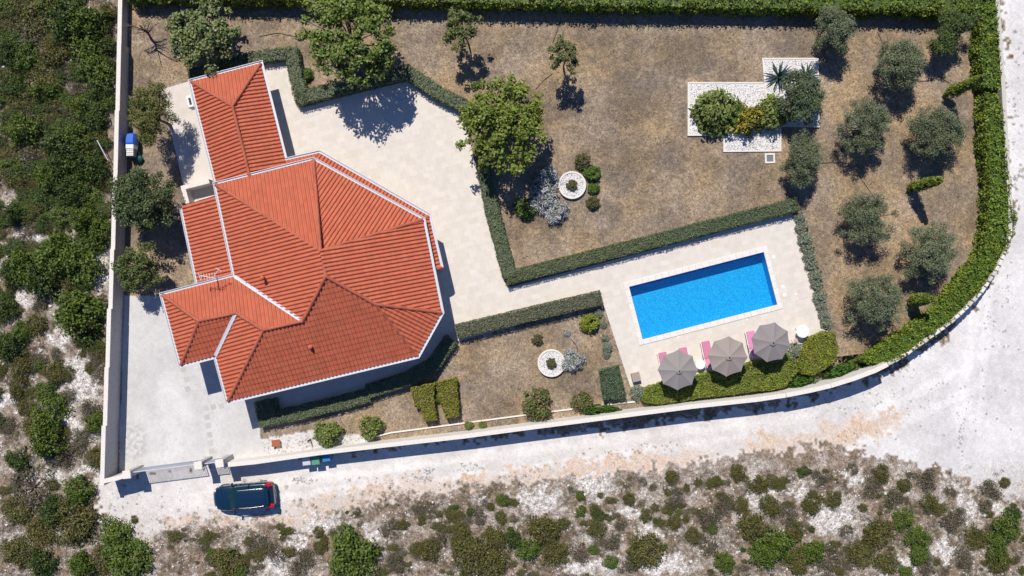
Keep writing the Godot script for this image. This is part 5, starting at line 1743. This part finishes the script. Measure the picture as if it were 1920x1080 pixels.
# ---- things round the edges
func yard_things() -> void:
	for q in [[574, 864, Color(0.55, 0.56, 0.58), "pale grey wheeled bin, leftmost of three by the road wall"], [591, 863, Color(0.1, 0.3, 0.2), "green wheeled bin, middle of three by the road wall"], [611, 857, Color(0.03, 0.2, 0.42), "blue wheeled bin, rightmost of three by the road wall"]]:
		var b := P(q[0], q[1], 1.0) * Vector3(1, 0, 1)
		var t := thing("wheeled_bin", q[3], "bin", b, 0.13, "wheeled bins by the road wall")
		var m := mat(q[3].length() * 0.0 + q[2].r, q[2].g, q[2].b, 0.5)
		var bd := Mb.new()
		bd.box(T(Vector3(0, 0.48, 0)) * Transform3D(Basis(Vector3.RIGHT, PI), Vector3.ZERO), Vector3(0.54, 0.9, 0.6), 0.82)
		part(t, "body", bd, m)
		var li := Mb.new()
		li.bevel_box(Transform3D(Basis(Vector3.RIGHT, 0.06), Vector3(0, 0.97, 0.01)), Vector3(0.57, 0.07, 0.66), 0.03)
		part(t, "lid", li, m)
		var ha := Mb.new()
		ha.tube([Vector3(-0.22, 0.94, -0.36), Vector3(0.22, 0.94, -0.36)], [0.018, 0.018], 7)
		part(t, "handle", ha, m)
		for s in [-1, 1]:
			var wh := Mb.new()
			wh.lathe([Vector2(0.0, -0.03), Vector2(0.1, -0.03), Vector2(0.1, 0.03), Vector2(0.0, 0.03)], 14, Transform3D(Basis(Vector3.BACK, PI * 0.5), Vector3(s * 0.26, 0.1, -0.26)))
			part(t, "wheel", wh, M.dark)
	# low box with a terracotta lid
	var tl := thing("utility_box", "low white box with a flat terracotta lid beside the driveway", "utility box", P(517, 831, 0.3) * Vector3(1, 0, 1) + Vector3(0, 0.03, 0), 0.12)
	var bx := Mb.new()
	bx.box(T(Vector3(0, 0.12, 0)), Vector3(0.5, 0.24, 0.42))
	part(tl, "box", bx, M.coping)
	var ld := Mb.new()
	ld.bevel_box(T(Vector3(0, 0.265, 0)), Vector3(0.58, 0.05, 0.48), 0.01)
	part(tl, "lid", ld, grained(71, 0.06, [lin(0.3, 0.08, 0.03), lin(0.42, 0.13, 0.06)], 1.0))
	var dp := thing("tap_post", "short dark post with a tap beside the leftmost road-wall shrub", "tap post", P(582, 824) + Vector3(0, 0.03, 0))
	var pm := Mb.new()
	pm.bevel_box(T(Vector3(0, 0.35, 0), 0.2), Vector3(0.09, 0.7, 0.12), 0.015)
	part(dp, "post", pm, mat(0.12, 0.1, 0.08, 0.8))
	var tp := Mb.new()
	tp.tube([Vector3(0, 0.6, 0.05), Vector3(0, 0.62, 0.16), Vector3(0, 0.55, 0.18)], [0.015, 0.015, 0.012], 6)
	part(dp, "tap", tp, M.gutter)
	# drain box on the lawn
	var dr := thing("drain_cover", "square drain with a pale rim and grey cover below the gravel beds", "drain cover", P(1443, 297), 0.03)
	var rim := Mb.new()
	var ring := [Vector3(-0.3, 0, -0.3), Vector3(0.3, 0, -0.3), Vector3(0.3, 0, 0.3), Vector3(-0.3, 0, 0.3)]
	rim.sweep(ring, [Vector2(-0.06, 0), Vector2(0.06, 0), Vector2(0.06, 0.09), Vector2(-0.06, 0.09)], true)
	part(dr, "rim", rim, M.coping)
	var cv := Mb.new()
	cv.bevel_box(T(Vector3(0, 0.035, 0)), Vector3(0.48, 0.04, 0.48), 0.005)
	part(dr, "cover", cv, mat(0.14, 0.17, 0.2, 0.5))
	for k in 5:
		var br := Mb.new()
		br.box(T(Vector3(-0.16 + k * 0.08, 0.06, 0)), Vector3(0.025, 0.012, 0.42))
		part(dr, "bar", br, mat(0.2, 0.23, 0.26, 0.5))
	# blue and white machine under its cover by the stepped wall
	var bm := thing("garden_machine", "blue and white machine parked against the stepped wall under the thin tree", "machine", P(243, 270, 0.9) * Vector3(1, 0, 1), 0.0)
	var blue := mat(0.01, 0.1, 0.5, 0.35)
	var hood := Mb.new()
	loft_box(hood, [[-0.85, 0.18, 0.3, 0.55], [-0.75, 0.3, 0.25, 0.8], [-0.45, 0.34, 0.25, 0.92], [-0.1, 0.34, 0.25, 0.95], [0.0, 0.33, 0.25, 0.94]])
	part(bm, "hood", hood, blue)
	var wht := Mb.new()
	wht.bevel_box(T(Vector3(0, 0.6, 0.18)), Vector3(0.56, 0.66, 0.34), 0.04)
	part(bm, "engine_cover", wht, M.white)
	for k in 4:
		var sl := Mb.new()
		sl.bevel_box(T(Vector3(0, 0.86, 0.42 + k * 0.12)), Vector3(0.5, 0.05, 0.09), 0.01)
		part(bm, "slat", sl, M.white)
	var bed := Mb.new()
	bed.bevel_box(T(Vector3(0, 0.5, 0.6)), Vector3(0.56, 0.6, 0.54), 0.03)
	part(bm, "bed", bed, mat(0.2, 0.22, 0.26, 0.6))
	for s in [-1, 1]:
		for z in [-0.5, 0.6]:
			var wh := Mb.new()
			wh.lathe([Vector2(0.0, -0.06), Vector2(0.2, -0.07), Vector2(0.2, 0.07), Vector2(0.0, 0.06)], 16, Transform3D(Basis(Vector3.BACK, PI * 0.5), Vector3(s * 0.34, 0.2, z)))
			part(bm, "wheel", wh, M.dark)
	var bag := thing("green_bag", "crumpled dark green sack beside the blue machine", "sack", P(262, 298))
	var sm := Mb.new()
	sm.col = Color(0.02, 0.11, 0.08)
	for k in 1:
		var pr := []
		for q in 8:
			pr.append(Vector2(0.3 * sin(PI * (0.12 + 0.88 * q / 7.0)) + 0.02, 0.45 * q / 7.0))
		sm.lathe(pr, 12)
	for k in sm.v.size():
		var p: Vector3 = sm.v[k]
		sm.v[k] = p + Vector3(sin(p.z * 17.0 + p.y * 9.0), 0.4 * sin(p.x * 13.0), cos(p.x * 15.0 + p.y * 11.0)) * 0.035
	part(bag, "sack_body", sm, M.gloss)
	var stick := thing("pole", "thin white pole lying in the scrub left of the blue machine", "pole", P(192, 281, 0.9))
	var sk := Mb.new()
	sk.tube([P(182, 263, 0.9) - stick.position, P(202, 300, 0.6) - stick.position], [0.035, 0.03], 7)
	part(stick, "shaft", sk, M.white)
	# irrigation hoses lying on the dry lawn
	var hz := [[[1048, 42, 1044, 60, 1036, 80], "thin dark hose on the lawn above the young slim tree"], [[1036, 138, 1020, 150, 1004, 168], "thin dark hose on the lawn below the young slim tree"], [[1538, 306, 1560, 305, 1590, 306], "thin dark hose between the narrow and the broad olive"], [[1645, 60, 1652, 75, 1656, 92], "thin dark hose on the lawn above the upper olive"], [[1712, 152, 1740, 152, 1760, 144, 1780, 156], "curling thin dark hose near the tallest cypress"], [[1072, 637, 1082, 650, 1084, 668], "thin dark hose beside the silver-grey shrub of the lower planter"], [[488, 68, 520, 62, 560, 70], "thin dark hose on the lawn left of the tall broadleaf tree"], [[1610, 330, 1625, 350, 1640, 372], "thin dark hose below the broad olive tree"]]
	for q in hz:
		var h := thing("irrigation_hose", q[1], "hose", P(q[0][0], q[0][1]), 0, "irrigation hoses on the dry lawn")
		var pts := []; var rr := []
		for k in range(0, q[0].size(), 2):
			pts.append(P(q[0][k], q[0][k + 1]) + Vector3(0, 0.03, 0) - h.position); rr.append(0.022)
		var hm := Mb.new()
		hm.tube(pts, rr, 6)
		part(h, "tube", hm, mat(0.05, 0.045, 0.04, 0.7))

func loft_box(mb: Mb, secs: Array) -> void:     # z, half width, bottom, top
	for k in secs.size() - 1:
		var a: Array = secs[k]; var b: Array = secs[k + 1]
		var ra := ring4(a); var rb := ring4(b)
		var c := Vector3(0, (a[2] + a[3]) * 0.5, (a[0] + b[0]) * 0.5)
		for q in 6:
			mb.quad_out(ra[q], ra[(q + 1) % 6], rb[(q + 1) % 6], rb[q], c)
	for e in [secs[0], secs[secs.size() - 1]]:
		var r := ring4(e)
		var c := Vector3(0, (e[2] + e[3]) * 0.5, e[0])
		for q in 6: mb.tri_n(c, r[q], r[(q + 1) % 6], Vector3(0, 0, -1 if e == secs[0] else 1))

func ring4(s: Array) -> Array:
	var w: float = s[1]; var lo: float = s[2]; var hi: float = s[3]; var z: float = s[0]
	return [Vector3(-w, lo, z), Vector3(w, lo, z), Vector3(w, hi - 0.12, z), Vector3(w * 0.7, hi, z), Vector3(-w * 0.7, hi, z), Vector3(-w, hi - 0.12, z)]

# ---- wild shrubs, each one set out from the survey: x, y, radius, kind
func scrub() -> void:
	var west := [60, 20, 35, 2, 20, 15, 25, 2, 82, 15, 20, 0, 130, 40, 35, 1, 165, 45, 30, 0, 200, 20, 22, 2, 120, 80, 25, 2, 40, 55, 30, 3, 95, 95, 30, 2, 155, 85, 30, 0, 195, 85, 20, 1, 15, 100, 25, 1, 45, 110, 25, 0, 75, 145, 28, 2, 20, 160, 25, 1, 110, 130, 20, 3, 180, 130, 28, 0, 203, 120, 16, 1, 40, 185, 25, 2, 80, 172, 22, 0, 140, 170, 20, 3, 185, 165, 25, 1, 202, 190, 16, 0, 150, 200, 22, 0, 172, 215, 25, 1, 130, 210, 20, 3, 40, 240, 32, 0, 20, 210, 15, 2, 75, 225, 18, 2, 110, 270, 34, 1, 140, 255, 25, 0, 175, 250, 20, 2, 150, 300, 34, 1, 110, 312, 30, 1, 180, 320, 28, 1, 50, 300, 28, 3, 20, 330, 25, 2, 90, 335, 22, 0, 196, 345, 18, 2, 130, 345, 26, 1,
		25, 400, 22, 1, 60, 390, 20, 2, 140, 368, 22, 1, 155, 410, 28, 0, 183, 432, 25, 0, 40, 440, 18, 3, 90, 415, 18, 3, 110, 480, 34, 0, 150, 490, 30, 0, 175, 458, 18, 1, 40, 500, 30, 0, 22, 512, 22, 1, 80, 525, 30, 1, 125, 525, 18, 2, 10, 580, 20, 1, 145, 590, 44, 0, 60, 610, 25, 2, 40, 622, 15, 0, 180, 650, 15, 2, 15, 650, 24, 1, 185, 672, 17, 3, 35, 690, 22, 2, 60, 680, 15, 3, 100, 700, 20, 2, 122, 702, 15, 2, 166, 692, 10, 2, 198, 395, 14, 2, 70, 570, 18, 3, 112, 560, 14, 3, 190, 560, 10, 3,
		30, 730, 20, 2, 90, 775, 28, 0, 60, 800, 22, 2, 85, 830, 32, 0, 112, 852, 26, 3, 140, 832, 20, 3, 30, 860, 22, 1, 165, 772, 20, 3, 180, 792, 20, 0, 178, 860, 20, 2, 145, 920, 23, 0, 95, 910, 12, 2, 50, 920, 38, 3, 25, 960, 24, 2, 95, 960, 28, 1, 130, 985, 38, 2, 70, 1000, 28, 2, 30, 1040, 32, 2, 215, 1010, 32, 0, 232, 1055, 40, 0, 150, 1060, 27, 0, 75, 1060, 27, 1, 185, 1052, 25, 2, 250, 975, 9, 2, 12, 800, 16, 3, 120, 745, 18, 3, 45, 765, 15, 2, 160, 820, 14, 3]
	var south := [420, 1060, 34, 2, 447, 1075, 15, 0, 655, 1050, 50, 0, 600, 1027, 14, 2, 515, 1042, 20, 3, 596, 1000, 11, 2, 623, 1000, 11, 3, 755, 985, 13, 2, 790, 955, 15, 3, 850, 970, 12, 2, 864, 966, 10, 2, 866, 995, 17, 2, 896, 970, 15, 3, 920, 951, 9, 2, 940, 972, 13, 2, 780, 1030, 15, 2, 806, 1036, 22, 2, 826, 1010, 20, 3, 880, 1045, 40, 2, 925, 1017, 26, 2, 962, 1010, 20, 1, 922, 1062, 30, 2, 730, 995, 18, 3, 700, 1040, 20, 3, 740, 1060, 22, 3, 480, 1020, 18, 3, 560, 1060, 22, 3,
		1088, 930, 11, 0, 1090, 960, 11, 0, 1180, 937, 14, 2, 1212, 970, 13, 2, 1205, 905, 8, 3, 1225, 915, 9, 3, 1260, 895, 12, 2, 1253, 925, 7, 2, 1288, 915, 8, 2, 1310, 905, 8, 2, 1345, 898, 7, 2, 1385, 890, 17, 2, 1020, 1000, 30, 2, 1057, 982, 14, 2, 990, 1032, 24, 0, 1040, 1037, 26, 2, 1120, 992, 22, 2, 1166, 986, 14, 3, 1330, 975, 26, 3, 1360, 947, 22, 3, 1391, 950, 16, 2, 1425, 910, 20, 2, 1412, 992, 27, 2, 1436, 1040, 24, 0, 1300, 1006, 16, 2, 1360, 1056, 18, 0, 1266, 980, 16, 2, 1286, 975, 8, 2, 1146, 1056, 13, 0, 1212, 1036, 32, 2, 1150, 1020, 20, 3, 1090, 1040, 20, 3, 1270, 940, 22, 3, 1330, 1020, 22, 3, 1180, 1060, 20, 3,
		1450, 905, 13, 2, 1503, 891, 6, 0, 1446, 950, 24, 2, 1526, 946, 20, 2, 1566, 937, 19, 2, 1618, 953, 9, 2, 1656, 890, 17, 2, 1698, 911, 15, 2, 1640, 916, 20, 3, 1746, 945, 16, 2, 1785, 925, 11, 3, 1740, 902, 22, 3, 1860, 920, 20, 3, 1886, 906, 11, 2, 1850, 950, 16, 3, 1652, 1002, 30, 2, 1696, 975, 19, 0, 1722, 1010, 20, 0, 1725, 1041, 19, 0, 1526, 1036, 26, 0, 1456, 1022, 32, 0, 1492, 1000, 22, 2, 1620, 1042, 27, 2, 1666, 1060, 24, 2, 1700, 1076, 15, 0, 1800, 970, 20, 3, 1836, 1010, 22, 2, 1872, 1026, 24, 0, 1890, 990, 30, 0, 1902, 960, 16, 1, 1880, 1056, 27, 2, 1810, 1050, 22, 3, 1740, 1062, 22, 3, 1560, 1050, 24, 3, 1590, 1000, 16, 3, 1500, 1055, 24, 2, 1600, 880, 12, 3, 1540, 900, 14, 3, 1680, 935, 22, 3, 1780, 985, 18, 3, 1480, 965, 22, 3]
	var kinds := ["wild_green", "wild_deep", "wild_olive", "wild_brown"]
	var col := ["bright green", "deep green", "olive-brown", "dry brown"]
	var names := ["juniper_bush", "evergreen_bush", "heath_bush", "dry_bush"]
	var rows := []
	for k in range(0, west.size(), 4):
		var y: float = west[k + 1]
		var zone := "beside the bare tree" if y < 125 else ("beside the annex" if y < 340 else ("beside the carob tree" if y < 556 else ("beside the upper driveway" if y < 755 else ("beside the gate" if y < 900 else "past its lower end"))))
		rows.append([west[k], y, west[k + 2], west[k + 3], "west of the wall, " + zone])
	for k in range(0, south.size(), 4):
		var x: float = south[k]
		var zone := "below the car" if x < 560 else ("below the wheeled bins" if x < 770 else ("below the yellow-green hedge pair" if x < 960 else ("below the lower planter" if x < 1180 else ("below the first two parasols" if x < 1380 else ("below the rightmost parasol" if x < 1580 else "below the lowest olive tree" if x < 1730 else "in the lower right corner")))))
		rows.append([x, south[k + 1], south[k + 2], south[k + 3], "south of the road, " + zone])
	# bushes of one colour in one place are told apart by their order from the left
	var ord := ["leftmost", "second from left", "third from left", "fourth from left", "fifth from left", "sixth from left", "seventh from left", "eighth from left", "ninth from left", "tenth from left", "eleventh from left", "twelfth from left", "thirteenth from left", "fourteenth from left", "fifteenth from left", "sixteenth from left"]
	var by := {}
	for q in rows:
		var key: String = str(q[3]) + q[4]
		if not by.has(key): by[key] = []
		by[key].append(q)
	for key in by:
		by[key].sort_custom(func(a, b): return a[0] < b[0])
	for q in rows:
		var lst: Array = by[str(q[3]) + q[4]]
		var label: String
		if lst.size() == 1:
			label = "the only %s bush %s" % [col[q[3]], q[4]]
		else:
			label = "%s %s bush %s" % [ord[mini(lst.find(q), 15)], col[q[3]], q[4]]
		var w := bush(names[q[3]], label, "bush", kinds[q[3]], q[0], q[1], q[2] * (1.2 if q[0] < 200 else 1.1), "wild bushes in the stony scrub", 1.15 if q[0] < 200 and q[3] < 2 else 0.95)
		w.scale *= Vector3(rng.randf_range(0.82, 1.28), rng.randf_range(0.8, 1.15), rng.randf_range(0.78, 1.15))

func in_poly(x: float, y: float, p: PackedVector2Array) -> bool:
	return Geometry2D.is_point_in_polygon(Vector2(x, y), p)

func scatter(called: String, mesh: Mesh, xf: Array, cols: Array) -> void:
	var mm := MultiMesh.new()
	mm.transform_format = MultiMesh.TRANSFORM_3D
	mm.use_colors = cols.size() > 0
	mm.mesh = mesh
	mm.instance_count = xf.size()
	for k in xf.size():
		mm.set_instance_transform(k, xf[k])
		if cols.size(): mm.set_instance_color(k, cols[k])
	var o := MultiMeshInstance3D.new()
	o.multimesh = mm
	o.name = nm(self, called)
	o.set_meta("kind", "stuff")
	add_child(o)
	o.set_meta("label", {"dry_grass": "short dry straw-coloured grass over the garden lawns", "stones": "loose pale stones strewn over the scrub and road verge", "ground_scrub": "low brown and grey twiggy ground scrub between the wild bushes", "weeds": "tiny dark weeds growing in the gravel road"}.get(called, "small %s bushes crowding the stony scrub as undergrowth" % called.trim_prefix("undergrowth_")))
	o.set_meta("category", {"dry_grass": "grass", "stones": "stones", "ground_scrub": "ground cover", "weeds": "weeds"}.get(called, "undergrowth"))

func litter() -> void:
	var lawn_n := pv(LAWN_N); var lawn_s := pv(LAWN_S); var road := pv(ROAD); var drive := pv(DRIVE)
	var nz := FastNoiseLite.new(); nz.seed = 91; nz.frequency = 0.02; nz.fractal_octaves = 3
	# dry grass
	var gm := Mb.new()
	for k in 7:
		var a := TAU * k / 7.0 + rng.randf()
		var d := Vector3(cos(a), 0, sin(a)); var s := Vector3(-d.z, 0, d.x)
		var tip := d * rng.randf_range(0.6, 1.0) + Vector3.UP * rng.randf_range(0.25, 0.7)
		gm.tri_n(s * 0.13, -s * 0.13, tip, (Vector3.UP + d * -0.4).normalized())
	var grass := gm.mesh(M.vert)
	var xf := []; var cols := []
	while xf.size() < 42000:
		var x := rng.randf_range(236, 1885); var y := rng.randf_range(-30, 850)
		if not (in_poly(x, y, lawn_n) or in_poly(x, y, lawn_s)): continue
		var f := nz.get_noise_2d(x, y)
		if rng.randf() > 0.6 + f: continue
		var p := P(x, y)
		var s := rng.randf_range(0.05, 0.13)
		xf.append(Transform3D(Basis(Vector3.UP, rng.randf() * TAU).scaled(Vector3(s, s * 0.6, s)), p + Vector3(0, 0.004, 0)))
		var g := rng.randf_range(0.55, 1.25)
		cols.append(Color(0.32 * g, 0.255 * g, 0.185 * g) if rng.randf() < 0.93 else Color(0.1 * g, 0.11 * g, 0.05 * g))
	scatter("dry_grass", grass, xf, cols)
	# stones
	xf = []; cols = []
	while xf.size() < 12000:
		var x := rng.randf_range(-250, 2180); var y := rng.randf_range(-150, 1230)
		if x > 205 and y < 905 - (x - 205) * 0.02 and x < 1900: continue
		var in_road := in_poly(x + rng.randfn() * 12.0, y + rng.randfn() * 14.0, road)
		if in_road and rng.randf() < 0.93: continue
		var f := nz.get_noise_2d(x * 1.3, y * 1.3)
		if rng.randf() > 0.55 + f * 1.3: continue
		var s := rng.randf_range(0.03, 0.1) if rng.randf() < 0.95 else rng.randf_range(0.1, 0.2)
		if in_road: s *= 0.6
		xf.append(Transform3D(Basis(rdir(), rng.randf() * TAU).scaled(Vector3(s, s * 0.7, s)), P(x, y) + Vector3(0, s * 0.2, 0)))
		var g := rng.randf_range(0.38, 0.72)
		cols.append(Color(g, g * 0.96, g * 0.91))
	scatter("stones", M.pebble, xf, cols)
	# low scrub between the bushes
	var sm := Mb.new()
	for k in 42:
		var d := rdir(); d.y = absf(d.y) * 0.6 + 0.1
		var p := d * rng.randf_range(0.35, 0.95)
		sm.leaf(p, (d + rdir() * 0.8).normalized(), d + rdir() * 0.4, rng.randf_range(0.3, 0.5), rng.randf_range(0.06, 0.14), Color(1, 1, 1))
	var tuft := sm.mesh(M.leaf)
	xf = []; cols = []
	while xf.size() < 46000:
		var x := rng.randf_range(-250, 2180); var y := rng.randf_range(-150, 1230)
		if x > 205 and y < 905 - (x - 205) * 0.02 and x < 1900: continue
		var in_road := in_poly(x + rng.randfn() * 22.0, y + rng.randfn() * 26.0, road)
		if in_road and (rng.randf() < 0.985 or y < 850): continue
		if x > 200 and x < 440 and y < 925: continue
		var f := nz.get_noise_2d(x * 0.9 + 500.0, y * 0.9)
		var dense := 0.85 if x < 205 and y < 400 else 0.4
		var bare := 0.0
		for q in BARE: bare = maxf(bare, blob(x, y, q))
		if rng.randf() < bare * 0.85: continue
		if x > 2000 or x < -20 or y > 1100 or y < -20: dense = 0.75
		if rng.randf() > dense + f * 1.4: continue
		var s := rng.randf_range(0.07, 0.22)
		xf.append(Transform3D(Basis(Vector3.UP, rng.randf() * TAU).scaled(Vector3(s, s * 0.8, s)), P(x, y)))
		var g := rng.randf_range(0.7, 1.3)
		var h := nz.get_noise_2d(x * 2.0 - 300.0, y * 2.0) + rng.randf_range(-0.25, 0.25)
		if h > 0.22: cols.append(Color(0.06 * g, 0.075 * g, 0.018 * g))
		elif h > -0.05: cols.append(Color(0.12 * g, 0.104 * g, 0.066 * g))
		else: cols.append(Color(0.19 * g, 0.155 * g, 0.11 * g))
	scatter("ground_scrub", tuft, xf, cols)
	# undergrowth: the crowded small bushes nobody could count
	for kind in ["wild_green", "wild_deep", "wild_olive", "wild_brown"]:
		var share: Array = {"wild_green": [0.2, 0.03], "wild_deep": [0.42, 0.03], "wild_olive": [0.42, 0.4], "wild_brown": [0.2, 0.3]}[kind]
		xf = []
		for k in 12500:
			var x := rng.randf_range(-200, 2130); var y := rng.randf_range(-130, 1220)
			var isw := x < 196 and y < 1100
			var iss := (y > 918 - (x - 960) * 0.055 if x < 1500 else y > 880) and x > 200
			if x > 1740 and y < 930: iss = false
			if not isw and not iss and x < 1950: continue
			if in_poly(x, y, road): continue
			if rng.randf() > share[0 if isw else 1]: continue
			var f := nz.get_noise_2d(x * 0.55 + 1500.0, y * 0.8)
			var dense := 0.8 - maxf(0.0, y - 300.0) * 0.0017 if isw else 0.34
			if rng.randf() > dense + f * (1.1 if isw else 2.2): continue
			var bare := 0.0
			for q in BARE: bare = maxf(bare, blob(x, y, q))
			if rng.randf() < bare * (1.1 if y > 330 else 0.3): continue
			var s := rng.randf_range(0.3, 0.95) * (1.0 if y < 420 else 0.8) if isw else rng.randf_range(0.14, 0.5)
			xf.append(Transform3D(Basis(Vector3.UP, rng.randf() * TAU).scaled(Vector3(s * rng.randf_range(0.8, 1.5), s * 0.8, s * rng.randf_range(0.7, 1.1))), P(x, y)))
		scatter("undergrowth_" + kind.trim_prefix("wild_"), M[kind][1 + rng.randi() % 4], xf, [])
	# weeds on the road
	xf = []; cols = []
	var spots := [[775, 895, 30, 8], [800, 880, 12, 8], [880, 875, 20, 8], [1000, 880, 40, 14], [1150, 850, 60, 8], [1230, 838, 40, 6], [1650, 740, 40, 20], [1740, 750, 60, 60], [1890, 540, 14, 60], [1860, 600, 30, 60], [1830, 760, 60, 50], [1800, 830, 10, 60], [1600, 820, 60, 20], [1520, 880, 60, 14], [560, 900, 12, 6], [250, 930, 30, 20], [1690, 690, 14, 8], [1900, 230, 14, 120], [1560, 760, 50, 14], [680, 920, 60, 20], [1400, 870, 60, 8]]
	for q in spots:
		for k in 26:
			var s := rng.randf_range(0.04, 0.13)
			xf.append(Transform3D(Basis(Vector3.UP, rng.randf() * TAU).scaled(Vector3(s, s * 0.7, s)), P(q[0] + rng.randfn() * q[2] * 0.6, q[1] + rng.randfn() * q[3] * 0.6)))
			var g := rng.randf_range(0.6, 1.3)
			cols.append(Color(0.075 * g, 0.08 * g, 0.03 * g) if rng.randf() < 0.6 else Color(0.1 * g, 0.08 * g, 0.06 * g))
	scatter("weeds", tuft, xf, cols)
